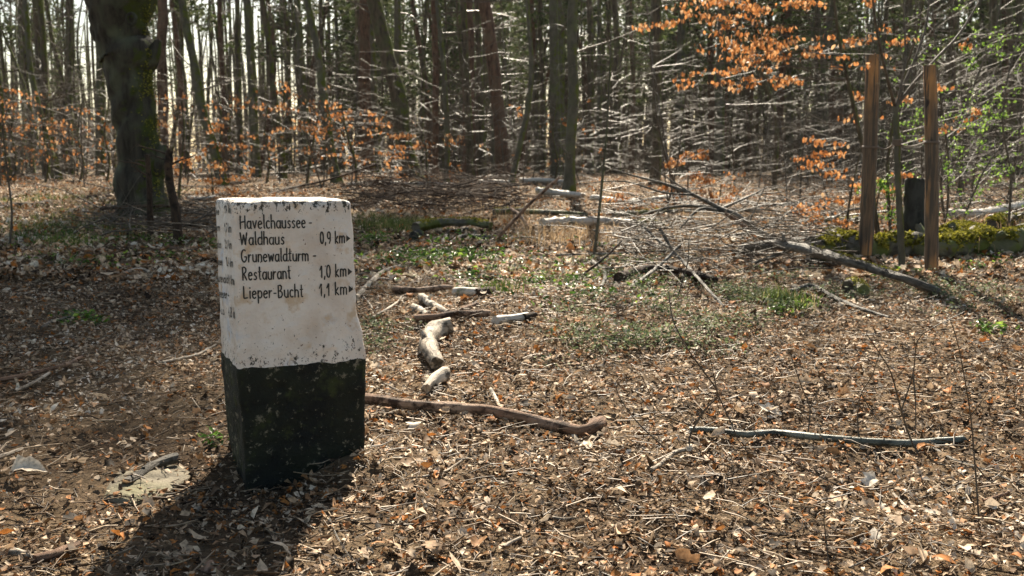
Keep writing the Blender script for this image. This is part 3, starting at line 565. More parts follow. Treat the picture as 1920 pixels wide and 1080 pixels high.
log([(1062, 541), (1085, 522), (1110, 502, 530), (1140, 478, 525), (1165, 452, 520)], 5, 'rot', 'thin black stick rising from the leaves toward the fallen limb', 'leaning_stick', 'stick', sides=7)
log([(1110, 492), (1128, 506), (1135, 520), (1128, 540)], 9, 'greywood', 'short pale curved branch beside the foot of the slim green sapling', sides=9)
log([(1160, 521), (1200, 508), (1240, 505), (1290, 512), (1340, 524)], 21, 'rot', 'thick dark rotting log lying under the heap of crossed branches', 'fallen_log', 'log', sides=12, taper=.6)
log([(1238, 430, 500), (1262, 470, 505), (1290, 500, 512), (1325, 540, 560), (1357, 577)], 7, 'greywood', 'pale slender branch sloping down out of the heap to the moss', sides=8)
log([(1185, 540), (1215, 515, 530), (1245, 490, 520), (1275, 460, 510)], 8, 'greywood', 'grey branch rising left to right in the heap', sides=8)
log([(1205, 425, 480), (1240, 455, 490), (1290, 480, 495), (1330, 496, 500), (1352, 512)], 7, 'greywood', 'silvery curved branch across the top of the heap', sides=8, twigs=5)
log([(1045, 478, 490), (1150, 475, 490), (1250, 470, 490), (1350, 468, 490), (1440, 480, 495)], 4, 'greywood', 'long thin horizontal branch in the heap', sides=6, twigs=6)
log([(1215, 455, 480), (1235, 463, 485)], 12, 'wood', 'sawn brown stub poking out of the heap', 'wood_chunk', 'wood chunk')
log([(1400, 430, 480), (1385, 415, 480), (1360, 400, 480)], 9, 'wood', 'brown broken limb wedged below the large grey limb', sides=8)
# mossy logs behind the stakes
log([(1530, 470), (1575, 455), (1620, 462), (1700, 458), (1760, 462), (1820, 452), (1875, 450), (1935, 440)], 50, 'mosswood', 'massive moss-covered trunk lying behind the wooden stakes', 'mossy_log', 'mossy log', sides=16, moss=(2.2, 0, 1, .8), taper=.9, bmp=.26)
log([(1765, 452), (1795, 432), (1830, 436), (1858, 446)], 44, 'mosswood', 'rounded mossy hump of rotten wood right of the right stake', 'mossy_root', 'root', sides=16, moss=(2.2, 0, 1, 1.1), bmp=.2, taper=.8)
log([(1858, 425), (1885, 412), (1935, 408)], 34, 'mosswood', 'mossy rounded log end touching the right frame edge', 'mossy_log', 'mossy log', sides=16, moss=(2.2, 0, 1, 1.1), bmp=.2)
log([(1400, 500), (1450, 480, 500), (1500, 462, 500), (1545, 452, 500)], 7, 'greywood', 'grey stick resting against the left end of the massive mossy trunk', 'stick', 'stick', twigs=4)
log([(1370, 372), (1440, 384), (1500, 380), (1545, 388)], 10, 'greywood', 'long grey log among the twigs left of the left stake', 'fallen_log', 'log', twigs=5)
log([(1225, 378), (1270, 372), (1330, 380)], 9, 'birch', 'faint pale log beneath the lone small orange beech', 'fallen_log', 'birch log', raise_=.05)
log([(1560, 410, 430), (1600, 392, 430), (1650, 396, 430), (1700, 404, 430)], 5, 'greywood', 'thin branch passing behind both stakes', 'stick', 'stick')
log([(1515, 415), (1560, 412), (1610, 410)], 15, 'mosswood', 'short log padded with moss left of the taller stake', 'mossy_log', 'mossy log', moss=(1.2, .1, 1, .8))
log([(1560, 432), (1590, 448), (1612, 458)], 22, 'mosswood', 'mossy root plate hump beside the left stake foot', 'mossy_root', 'root', moss=(1.4, 0, 1, 1), bmp=.3)
log([(1775, 400), (1830, 400), (1880, 390), (1930, 378)], 20, 'birch', 'pale trunk lying behind the massive mossy one at the right edge', 'fallen_log', 'birch log', sides=12)
log([(1640, 405), (1675, 406)], 7, 'bleach', 'bright split wood piece seen between the two stakes', 'wood_chunk', 'wood chunk')
log([(1592, 540), (1604, 536), (1618, 545)], 26, 'mosswood', 'small round mossy stump below the slanting log', 'mossy_stump', 'stump', moss=(1.5, 0, 1, 1.2), bmp=.2)
# left side
log([(0, 716), (45, 708), (85, 698), (128, 686), (155, 672)], 10, 'wood', 'curved brown stick reaching in from the left frame edge', 'stick', 'stick')
log([(30, 737), (62, 722), (95, 702)], 8, 'bleach', 'pale bark strip just below the curved brown stick', 'stick', 'stick')
log([(-10, 866), (18, 856), (42, 846)], 10, 'bleach', 'bright white stick end at the left frame edge', 'stick', 'stick')
log([(238, 908), (268, 890), (296, 873), (328, 863)], 17, 'greywood', 'short grey-brown stick resting on the flat rock', 'stick', 'stick', taper=1.1)
log([(68, 1053), (100, 1045), (142, 1031)], 22, 'wood', 'thick brown bark piece in the bottom left corner', 'bark_piece', 'bark', taper=.95)
log([(20, 1042), (45, 1045), (78, 1055)], 14, 'bleach', 'pale wood flake left of the brown bark piece in the corner', 'bark_piece', 'bark', bmp=.4)
log([(321, 465), (345, 467), (375, 471)], 10, 'wood', 'cut branch with a light end left of the stone under the old tree', taper=.9)
log([(305, 683), (340, 676), (372, 668), (405, 650)], 6, 'bleach', 'slim pale twig touching the left side of the stone', 'stick', 'stick')
log([(78, 618), (100, 606), (130, 598), (145, 590)], 7, 'greywood', 'greyish twig in the shade at the far left', 'stick', 'stick')
log([(232, 515), (255, 507), (282, 512)], 8, 'bleach', 'small arched pale stick in the shade of the old tree', 'stick', 'stick')
log([(0, 388), (30, 382), (60, 383), (95, 375)], 8, 'rot', 'dark fallen branch by the left edge before the thin trunks', twigs=3)
log([(95, 410), (130, 396), (165, 380), (200, 385)], 6, 'rot', 'dark forked branch between the left edge and the old tree', twigs=4)
log([(165, 368), (200, 366), (225, 362)], 6, 'rot', 'short dark branch ending at the root of the old tree')
log([(190, 392, 405), (230, 388, 405), (290, 386, 408), (340, 388, 410)], 7, 'rot', 'dark straight branch crossing in front of the old tree foot')
log([(240, 424), (300, 424), (370, 420), (400, 425)], 6, 'rot', 'low dark branch left of the stone top behind the dead posts', twigs=4)
log([(330, 399, 412), (370, 400, 412), (400, 407, 414)], 4, 'greywood', 'thin silver branch running right of the dead posts', sides=6)
log([(355, 370), (380, 371), (402, 369)], 9, 'birch', 'pale distant log left of the stone top', 'fallen_log', 'birch log')
log([(0, 338), (30, 336), (80, 336)], 6, 'rot', 'far dark log by the left-hand trunks', 'fallen_log', 'log')
log([(505, 363), (545, 352, 362), (600, 341, 362), (655, 325, 362), (705, 308, 360)], 4.5, 'rot', 'long dark bare branch rising above the stone top', 'leaning_stick', 'stick', sides=6)
# small foreground sticks
log([(792, 900), (830, 892), (850, 880), (866, 869)], 5, 'bleach', 'small pale stick beneath the long brown branch', 'stick', 'stick', sides=7)
log([(855, 868), (875, 866), (893, 866)], 4, 'bleach', 'tiny pale stick at the upper tip of the small stick', 'stick', 'stick', sides=6)
log([(925, 880), (960, 887), (1000, 898), (1032, 905)], 4.5, 'greywood', 'thin grey stick in the middle of the foreground', 'stick', 'stick', sides=7)
log([(612, 986), (700, 989), (760, 992), (830, 985), (860, 978), (920, 988), (975, 991)], 3.5, 'rot', 'long thin dark twig crossing the edge of the stone shadow', 'stick', 'stick', sides=6)
log([(618, 980), (630, 1010), (655, 1050), (680, 1072)], 3.5, 'greywood', 'thin twig curving to the bottom edge by the stone shadow', 'stick', 'stick', sides=6)
log([(765, 1060), (785, 1044), (798, 1030), (808, 993)], 3.5, 'wood', 'bent brown twig hanging below the long thin dark twig', 'stick', 'stick', sides=6)
log([(945, 1032), (962, 1022), (976, 1014)], 9, 'bleach', 'short fat beige stick near the bottom centre', 'stick', 'stick', sides=8)
log([(1038, 977), (1055, 980), (1080, 977)], 7, 'bleach', 'small cream curved stick right of bottom centre', 'stick', 'stick', sides=8)
log([(1072, 775), (1095, 777), (1115, 776)], 5, 'bleach', 'little pale stick above the knobbed branch end', 'stick', 'stick', sides=7)
log([(1675, 932), (1695, 952), (1716, 968)], 6, 'bleach', 'pale forked twig below the right part of the green-grey stick', 'stick', 'stick', sides=7)
log([(1845, 945), (1870, 937), (1895, 928)], 8, 'wood', 'short brown stick near the right frame edge', 'stick', 'stick', sides=7)
log([(1592, 1072), (1630, 1055), (1665, 1028)], 4, 'greywood', 'thin curved twig at the bottom right edge', 'stick', 'stick', sides=6)
log([(370, 965), (380, 952), (390, 942)], 6, 'greywood', 'short stick inside the left part of the stone shadow', 'stick', 'stick', sides=7)
log([(1425, 1003), (1470, 1011), (1500, 1000), (1505, 985)], 3.5, 'rot', 'dark hooked twig in the bottom right leaves', 'stick', 'stick', sides=6)
# flat rock
def rock(px, py, wx, wy, h, label, mat='rock', cat='rock'):
    c = G(px, py); mb = MB(); n = 26; k = 36; V = [];
    for i in range(n):
        a = i / (n - 1) * RAD(95)
        for j in range(k):
            b_ = 2 * math.pi * j / k; x_, y_ = wx * math.sin(a) * math.cos(b_), wy * math.sin(a) * math.sin(b_); s = 1 + .30 * mn.noise(Vector((math.cos(b_) * 1.2 + px, math.sin(b_) * 1.2, 0)))
            V.append((c[0] + x_ * s, c[1] + y_ * s, c[2] - .01 + h * math.cos(a) + .016 * mn.noise(Vector((x_ * 9, y_ * 9, px))) + .006 * mn.noise(Vector((x_ * 35, y_ * 35, px)))))
    i = np.arange(n - 1)[:, None] * k; j = np.arange(k)[None]; q = np.stack([i + j, i + k + j, i + k + (j + 1) % k, i + (j + 1) % k], -1).reshape(-1, 4); mb.add(V, q)
    return tag(mb.build(cat.replace(' ', '_'), M[mat], None, c), label, cat)
rock(268, 905, .15, .22, .032, 'flat mossy rock half buried left of the stone shadow')
rock(395, 1068, .035, .035, .03, 'small smooth brown stone in the shadow at the bottom edge', 'wood')
rock(1610, 905, .02, .02, .015, 'small dark pebble under the green-grey stick', 'greywood', 'pebble')

# ---------------------------------------------------------------- big leaves that read one by one
def big_leaf(px, py, size, label, col, kind='lobed', tilt=(.2, -.5)):
    c = G(px, py); mb = MB(); leaves(mb, np.array([c + [0, 0, size * .28]]), np.array([size]), np.array([[tilt[0], tilt[1], 1.]]), kind, .3, r=np.array([col])); tag(mb.build('fallen_leaf', M['litter'], None, c), label, 'leaf')
big_leaf(1580, 745, .09, 'upright rusty orange oak leaf in the right foreground', .48, tilt=(.2, -3))
big_leaf(1442, 780, .11, 'large bleached oak leaf above the green-grey stick', 1.0)
big_leaf(50, 898, .13, 'broad pale beige leaf at the lower left edge', .95)
big_leaf(1890, 795, .07, 'narrow orange leaf at the right edge', .49, 'long')
big_leaf(1285, 1062, .085, 'curled dark rusty leaf at the bottom right of centre', .47, tilt=(.1, -2))
big_leaf(1640, 1016, .07, 'small chalk-white leaf near the bottom right', 1.0)
big_leaf(762, 873, .07, 'long ochre leaf right of the black stone base', .49, 'long')
big_leaf(1308, 992, .06, 'upright ochre leaf in the lower right leaves', .49, 'long', (.5, -2.5))
big_leaf(775, 808, .08, 'white flaky leaf below the long brown branch', 1.0)
big_leaf(1712, 1050, .08, 'yellow-orange leaf at the bottom right', .5, 'long')

# ---------------------------------------------------------------- green ground cover
def patch(px0, py0, px1, py1, n, fn, edge=.5):
    out = []
    for k in range(n):
        a, b_ = rnd.gauss(0, .42), rnd.gauss(0, .42); px = (px0 + px1) / 2 + a * (px1 - px0) / 1.6; py = (py0 + py1) / 2 + b_ * (py1 - py0) / 1.6
        if not (px0 - 30 < px < px1 + 30 and py0 - 12 < py < py1 + 12): continue
        g = G(px, py)
        if vn(np.array([g[0] / .35]), np.array([g[1] / .35]))[0] > -.12: out.append(g)
    return np.array(out)
def plants(c, per, spread, h, size, mat, name, label, cat, kind='long', tilt=.5):
    c = np.repeat(c, per, 0); n = len(c); p_ = c + np.column_stack([rg.normal(0, spread, n), rg.normal(0, spread, n), rg.random(n) * h]); mb = MB()
    leaves(mb, p_, rg.uniform(size * .6, size * 1.3, n), np.stack([rg.normal(0, tilt, n), rg.normal(0, tilt, n), np.ones(n)], 1), kind, .3); tag(mb.build(name, M[mat]), label, cat, kind='stuff')
def grass(c, per, spread, h, mat, label, wd=.004):
    c = np.repeat(c, per, 0); n = len(c); p_ = c + np.column_stack([rg.normal(0, spread, n), rg.normal(0, spread, n), np.zeros(n)]); hh = h * rg.uniform(.4, 1.2, n); ln = rg.normal(0, .35, (n, 2)) * hh[:, None]
    mid = p_ + np.column_stack([ln * .35, hh * .6]); tip = p_ + np.column_stack([ln * 1.1, hh * rg.uniform(.7, 1.05, n)]); a = rg.random(n) * 6.28; sx = np.column_stack([np.cos(a), np.sin(a), np.zeros(n)]) * wd
    V = np.stack([p_ - sx, p_ + sx, mid + sx * .8, mid - sx * .8, tip + sx * .1, tip - sx * .1], 1); b_ = (np.arange(n) * 6)[:, None]; q = np.concatenate([b_ + [0, 1, 2, 3], b_ + [3, 2, 4, 5]])
    mb = MB(); mb.add(V.reshape(-1, 3), q, None, None, np.repeat(rg.random(n), 6)); tag(mb.build('grass', M[mat]), label, 'grass', kind='stuff')
def cat_(*a): return np.vstack([x for x in a if len(x)])
plants(cat_(patch(670, 465, 960, 500, 150, 0), patch(800, 440, 1000, 480, 50, 0), patch(690, 505, 960, 560, 100, 0), patch(960, 500, 1250, 570, 60, 0), patch(670, 440, 740, 470, 40, 0), patch(1000, 450, 1200, 520, 40, 0)), 8, .09, .07, .05, 'green', 'ground_plants', 'fresh green leafy plants growing through the litter right of the stone', 'ground plants')
plants(cat_(patch(110, 590, 190, 612, 18, 0), patch(0, 630, 70, 660, 14, 0), patch(385, 452, 410, 470, 10, 0), patch(280, 765, 325, 785, 4, 0), patch(395, 830, 412, 850, 3, 0)), 8, .04, .05, .045, 'green', 'ground_plants', 'scattered green leafy plants in the left foreground', 'ground plants')
plants(cat_(patch(1440, 535, 1520, 590, 28, 0), patch(1830, 615, 1890, 632, 8, 0), patch(1560, 500, 1720, 535, 25, 0), patch(1780, 470, 1920, 520, 30, 0)), 8, .05, .06, .045, 'green', 'ground_plants', 'dark green leafy plants below the slanting mossy log on the right', 'ground plants')
plants(cat_(patch(1020, 540, 1450, 680, 190, 0), patch(1330, 510, 1640, 590, 190, 0), patch(1000, 480, 1300, 560, 110, 0), patch(760, 490, 1000, 560, 50, 0), patch(1650, 500, 1920, 600, 80, 0), patch(670, 600, 760, 680, 25, 0)), 24, .07, .075, .026, 'sedge', 'low_moss_plants', 'feathery grey-green moss carpet in the middle right clearing', 'moss', 'dia', .8)
grass(cat_(patch(680, 405, 790, 440, 60, 0), patch(915, 540, 960, 565, 14, 0), patch(1435, 550, 1500, 580, 16, 0)), 26, .08, .12, 'grass', 'tufts of fresh green grass beside the logs')
grass(cat_(patch(0, 395, 260, 480, 170, 0), patch(0, 355, 200, 395, 40, 0), patch(220, 340, 400, 380, 20, 0)), 26, .14, .07, 'grass', 'short green grass in the shade before the old tree', .005)
plants(cat_(patch(0, 420, 330, 500, 160, 0), patch(260, 430, 400, 500, 30, 0)), 10, .1, .05, .04, 'green', 'ground_plants', 'low green plants in the shade of the old tree', 'ground plants')
grass(cat_(patch(880, 395, 1000, 440, 22, 0), patch(1250, 400, 1430, 460, 50, 0), patch(980, 430, 1150, 470, 30, 0), patch(1770, 420, 1920, 470, 30, 0)), 16, .22, .20, 'drygrass', 'straw-coloured dead grass around the fallen logs', .003)

# ---------------------------------------------------------------- brush pile (dark heap behind the stone)
def heap(name, label, region, n, Lr, mat, hmax, rr=(.004, .012)):
    S = []; px0, py0, px1, py1 = region; c0 = G((px0 + px1) / 2, py1)
    for k in range(n):
        g = G(rnd.uniform(px0, px1), rnd.uniform(py0, py1)); a = rnd.gauss(0, .9) + rnd.choice((0, math.pi)); L = rnd.uniform(*Lr); z = rnd.random() ** 1.5 * hmax
        grow(S, (g[0] - math.cos(a) * L / 2, g[1] + math.sin(a) * L / 2 * .5, g[2] + z), un((math.cos(a), .5 * math.sin(a), rnd.gauss(0, .12))), L, rnd.uniform(*rr), 1, .15, -.01, 5, .7)
    mb = MB(); sticks(mb, S, 4); return tag(mb.build(name, M[mat], None, c0), label, 'brush pile', kind='stuff')
heap('brush_pile', 'dark heap of dead brushwood just behind the stone top', (665, 352, 960, 402), 460, (.3, 1.1), 'rot', .34)
heap('brush_pile', 'grey tangle of dead twigs in the middle clearing', (960, 375, 1220, 470), 45, (.3, .8), 'twigdark', .12, (.003, .008))
heap('brush_pile', 'tangle of grey dead branches around the fallen limb', (1160, 392, 1540, 520), 480, (.25, .9), 'twigdark', .40, (.002, .007))
heap('brush_pile', 'thin dead sticks strewn behind the mossy trunk on the right', (1480, 360, 1920, 430), 90, (.5, 1.8), 'twigdark', .3, (.004, .010))
heap('brush_pile', 'dark sticks scattered around the foot of the old tree', (180, 385, 420, 450), 110, (.4, 1.4), 'twigdark', .15, (.004, .01))

# ---------------------------------------------------------------- trees
def trunk_tree(pts, wb, wt, mat, label, name='forest_tree', cat='tree', depth=None, nb=12, top=9.0, sides=12, bmp=.08, flare=1.5, group=None, blen=1.6, bw=None, bmat=None, lo=.12, sw=None, up=.1):
    """pts: pixel polyline from base up; continued above the frame"""
    b0 = G(*pts[0]); y = depth or b0[1]
    if depth: b0 = P(pts[0][0], pts[0][1], y); b0[2] = tzs(b0[0], y)
    W = [b0 - [0, 0, .15]] + [b0] + [P(a, b_, y) for a, b_ in pts[1:]]; d = nrm(W[-1] - W[-2]); d = nrm(d + [0, 0, .35]); last = W[-1]; ex = max(2.0, top - last[2])
    n0 = len(W)
    for k in range(1, 4): W.append(last + d * ex * k / 3 + np.array([mn.noise(Vector((pts[0][0], k, 0))), mn.noise(Vector((pts[0][0], k, 4))), 0]) * .5)
    W = np.array(W); path = spline(W, .22); zz = path[:, 2]; rb, rt = wb / 2 / F * y, wt / 2 / F * y; zf = last[2]
    hp = (zz - b0[2]) / max(.1, zf - b0[2]); rad = np.where(hp < 1, rb + (rt - rb) * np.clip(hp, 0, 1), rt * np.clip(1 - (hp - 1) * (zf - b0[2]) / ex * .8, .15, 1))
    rad = rad * (1 + (flare - 1) * np.exp(-np.clip(zz - b0[2], 0, None) / (rb * 1.4)))
    path[:, 0] += np.array([mn.noise(Vector((z * .7, pts[0][0] * .1, 0))) for z in zz]) * rb * .5
    th = thing(name, label, cat, b0, group); mb = MB(); tube(mb, path, rad, sides, bmp, bs=max(.08, rb * .9)); mb.build('trunk', M[mat], th, b0)
    S = []; n = len(path)
    for k in range(nb):
        i = int(n * (lo + (1 - lo) * rnd.random() ** .8)); i = min(n - 2, i); a = rnd.random() * 6.283; L = blen * rnd.uniform(.4, 1.2) * (1 if hp[i] < 1 else 1.5); r0 = (bw or rad[i] * .22) * rnd.uniform(.6, 1.2); r0 = min(r0, .035)
        grow(S, tuple(path[i]), un((math.cos(a), math.sin(a), rnd.uniform(-.1, .7))), L, r0, 2, .16, up * .5, 5, .7, ang=(30, 60))
    if S: m2 = MB(); sticks(m2, S, 3); m2.build('crown', M[bmat or ('twig' if mat != 'oak' else 'dark')], th, b0)
    return th, path, rad, b0
# the old thick tree on the left
def old_tree():
    L_ = [(153, -30), (160, 0), (176, 45), (186, 75), (195, 111), (209, 178), (218, 249), (226, 311), (217, 335), (225, 362), (230, 410)]
    R_ = [(292, -30), (284, 0), (272, 44), (275, 84), (294, 100), (283, 129), (284, 178), (293, 231), (297, 267), (302, 320), (305, 360), (312, 410)]
    y = G(268, 404)[1]; ly = [p_[1] for p_ in L_]; ry = [p_[1] for p_ in R_]; W = []; Rd = []
    for py in np.arange(410, -31, -8):
        a, b_ = np.interp(py, ly, [p_[0] for p_ in L_]), np.interp(py, ry, [p_[0] for p_ in R_]); W.append(P((a + b_) / 2, py, y)); Rd.append((b_ - a) / 2 / F * y)
    W = np.array(W); Rd = np.array(Rd); b0 = W[0].copy(); b0[2] = tzs(b0[0], y); W = np.vstack([b0 - [0, 0, .2], W])
    Rd = np.concatenate([[Rd[0] * 1.1], Rd]); Rd = Rd * (1 + .22 * np.exp(-np.clip(W[:, 2] - b0[2], 0, None) / .22)); top = W[-1]
    th = thing('old_tree', 'thick gnarled old trunk with mossy right side, standing behind and left of the stone', 'tree', b0); mb = MB()
    for k in range(1, 4): W = np.vstack([W, top + [0, .05 * k, .35 * k]]); Rd = np.append(Rd, Rd[-1] * (.95 if k < 3 else .8))
    tube(mb, W, Rd, 40, .10, bs=.16)
    for (px, py, r_, dx) in ((286, 104, .10, .2), (190, 60, .13, -.15), (226, 352, .09, -.1), (300, 300, .1, .1), (255, 395, .2, 0)):
        c = P(px, py, y - .05); pp = spline([c - [dx, 0, .25], c, c + [dx * .4, 0, .18]], .05); tube(mb, pp, r_ * np.sin(np.linspace(.25, 2.8, len(pp))), 18, .12, bs=.1)
    mb.build('trunk', M['oak'], th, b0)
    moss = MB(); idx = np.arange(5, len(W) - 4)
    cnt = 2600; f = rg.choice(idx, cnt); an = rg.normal(-.15, .35, cnt); pos = W[f] + np.column_stack([np.cos(an), np.sin(an), rg.uniform(-.12, .12, cnt)]) * (Rd[f] * 1.0 + .005)[:, None]; pos = pos + rg.normal(0, .01, (cnt, 3)); kp_ = vn(pos[:, 2] / .22, an / .25) > -.05; pos, an = pos[kp_], an[kp_]; cnt = len(pos)
    leaves(moss, pos, rg.uniform(.02, .045, cnt), np.column_stack([np.cos(an), np.sin(an), rg.normal(.5, .4, cnt)]), 'dia', .4); moss.build('moss', M['moss'], th, b0)
    kn = MB(); c = P(246, 36, y - Rd[-8] * .95); a = np.linspace(0, 2 * math.pi, 13)[:-1]; ring = np.array([c + [.055 * math.cos(t_), 0, .07 * math.sin(t_)] for t_ in a]); tube(kn, np.vstack([ring, ring[:1]]), .022, 8, .2, cap=False); kn.build('knot_hole', M['oak'], th, b0)
    lim = MB(); S = []
    for (dx, dy, dz, r_, L) in ((-.55, .1, .8, .26, 5.5), (.6, -.1, .8, .24, 5.5), (.1, .6, .8, .2, 5), (-.1, -.5, .9, .17, 4.5), (-.9, -.3, .5, .12, 4), (.9, .3, .45, .12, 4)):
        dd = nrm([dx, dy, dz]); p0 = top + [0, 0, .5]; pts = [p0]
        for k in range(6): dd = nrm(dd + np.array([rnd.gauss(0, .18), rnd.gauss(0, .18), .12])); pts.append(pts[-1] + dd * L / 6)
        pp = spline(pts, .25); rr = np.linspace(r_, r_ * .25, len(pp)); tube(lim, pp, rr, 12, .1, bs=.2)
        for k in range(9):
            i = rnd.randrange(3, len(pp)); grow(S, tuple(pp[i]), un((rnd.gauss(0, 1), rnd.gauss(0, 1), rnd.uniform(-.1, .8))), rnd.uniform(1.2, 2.6), rr[i] * .4, 2, .16, .03, 5, .75)
    lim.build('limb', M['dark'], th, b0); m2 = MB(); sticks(m2, S, 4); m2.build('crown', M['dark'], th, b0)
old_tree()
TR = [  # base-first pixel polyline, width base, width top, bark, label, nb
 ([(8, 338), (2, 250), (-14, 120), (-25, 0)], 24, 14, 'dark', 'dark leaning trunk cut by the left frame edge', 8),
 ([(63, 327), (55, 200), (49, 135), (44, 0)], 9, 7, 'dark', 'thin dark trunk second from the left frame edge', 8),
 ([(103, 336), (92, 250), (84, 170), (75, 80), (67, 0)], 22, 17, 'dark', 'medium dark trunk of the leaning pair near the left edge', 10),
 ([(111, 339), (88, 260), (68, 180), (55, 110), (46, 0)], 11, 9, 'olive', 'thin mossy stem crossing in front of its thicker neighbour near the left edge', 6),
 ([(126, 322), (124, 240), (129, 147), (130, 60), (129, 0)], 15, 12, 'dark', 'straight dark trunk with rough bark between the leaning pair and the old tree', 10),
 ([(160, 320), (128, 200), (112, 130), (95, 60), (87, 0)], 9, 7, 'dark', 'slim trunk leaning left behind the leaning pair', 6),
 ([(185, 328), (189, 250), (191, 150), (192, 0)], 8, 7, 'pine', 'slim reddish trunk right against the left outline of the old tree', 6),
 ([(307, 322), (306, 220), (305, 110), (303, 0)], 20, 18, 'pine', 'reddish pine trunk just right of the old tree', 8),
 ([(352, 318), (345, 200), (338, 100), (330, 0)], 15, 13, 'dark', 'dark trunk between the reddish pine and the leaning grey trunk', 8),
 ([(418, 348), (395, 260), (376, 187), (358, 90), (341, 0)], 18, 14, 'olive', 'grey trunk leaning left with a mossy foot, above the stone left corner', 12),
 ([(421, 322), (420, 220), (415, 110), (411, 0)], 10, 9, 'pine', 'thin reddish trunk rising right of the leaning grey trunk', 6),
 ([(449, 325), (448, 200), (446, 100), (444, 0)], 11, 9, 'dark', 'thin straight dark trunk above the stone left half', 8),
 ([(480, 330), (475, 220), (468, 110), (462, 0)], 11, 9, 'dark', 'thin trunk leaning slightly left above the word line of the stone', 8),
 ([(532, 337), (522, 240), (510, 140), (500, 60), (491, 0)], 14, 11, 'dark', 'slender trunk with mossy bark above the stone centre', 10),
 ([(580, 330), (572, 214), (564, 110), (556, 0)], 12, 11, 'olive', 'olive trunk behind the orange beech leaves', 8),
 ([(630, 342), (619, 272), (604, 160), (595, 95), (576, 0)], 17, 12, 'olive', 'slender curved trunk above the stone right corner beside orange leaves', 12),
 ([(688, 326), (686, 220), (684, 110), (681, 0)], 25, 21, 'pine', 'thick reddish pine trunk left of the leaning mossy trunk', 8),
 ([(672, 322), (671, 150), (668, 0)], 9, 8, 'dark', 'thin dark trunk touching the left side of the thick reddish pine', 6),
 ([(774, 338), (757, 272), (744, 190), (728, 105), (703, 0)], 33, 25, 'dark', 'large olive trunk leaning left with yellow moss at its foot', 14),
 ([(790, 315), (792, 160), (800, 0)], 8, 7, 'dark', 'thin trunk leaning right behind the large leaning one', 6),
 ([(817, 332), (816, 160), (814, 0)], 12, 11, 'pine', 'narrow reddish pine right of the large leaning trunk', 6),
 ([(838, 340), (839, 250), (834, 160), (820, 0)], 10, 8, 'olive', 'wavy thin olive stem in front of the narrow reddish pine', 8),
 ([(882, 333), (880, 160), (876, 0)], 24, 20, 'pine', 'left one of the two thick reddish pines at the picture centre', 8),
 ([(946, 337), (938, 220), (926, 110), (907, 0)], 26, 22, 'pine', 'right one of the two thick reddish pines, leaning left at the picture centre', 8),
 ([(957, 345), (975, 270), (990, 200), (996, 120), (989, 0)], 11, 7, 'olive', 'crooked thin trunk bending right beside the leaning centre pine', 8),
 ([(1019, 325), (1017, 160), (1012, 0)], 10, 9, 'dark', 'thin dark trunk left of the smooth olive trunk', 6),
 ([(1048, 330), (1046, 160), (1042, 0)], 28, 24, 'olive', 'smooth olive trunk with a round knot right of the centre', 6),
 ([(1066, 360), (1070, 270), (1074, 190), (1073, 100), (1076, 0)], 20, 17, 'olive', 'knobby trunk standing nearer beside the smooth olive one', 10),
 ([(1083, 310), (1098, 200), (1114, 136), (1138, 65), (1142, 0)], 10, 7, 'dark', 'dark curved trunk leaning right beside the knobby one', 8),
 ([(1106, 325), (1106, 160), (1106, 0)], 13, 11, 'dark', 'straight dark trunk crossing behind the curved one', 8),
 ([(1122, 318), (1124, 160), (1124, 0)], 9, 8, 'olive', 'pale thin trunk just right of the curved dark one', 6),
 ([(1157, 325), (1156, 160), (1154, 0)], 13, 11, 'dark', 'dark trunk right of the slim green sapling', 8),
 ([(1230, 350), (1231, 240), (1232, 120), (1233, 0)], 19, 16, 'dark', 'straight grey-brown trunk standing nearer right of centre', 12),
 ([(1273, 318), (1272, 160), (1270, 0)], 12, 11, 'pine', 'reddish pine trunk behind the silver twigs right of centre', 6),
 ([(1308, 320), (1308, 160), (1307, 0)], 10, 9, 'dark', 'thin dark trunk amid the silver twigs', 6),
 ([(1358, 318), (1358, 160), (1357, 0)], 13, 12, 'pine', 'reddish trunk left of the orange-leaved beech', 6),
 ([(1452, 360), (1455, 230), (1425, 130), (1380, 60), (1350, 0)], 9, 5, 'dark', 'thin dark sapling stem bending left through the silver twigs', 16),
 ([(1540, 330), (1535, 160), (1530, 0)], 11, 10, 'dark', 'dark trunk hidden behind the orange beech leaves', 6),
 ([(1790, 330), (1788, 160), (1785, 0)], 11, 10, 'dark', 'dark trunk right of the right-hand stake', 6),
 ([(1868, 335), (1866, 160), (1864, 0)], 12, 10, 'dark', 'dark trunk near the right frame edge', 6),
 ([(1912, 330), (1912, 160), (1910, 0)], 13, 11, 'dark', 'dark trunk touching the right frame edge', 6),
]
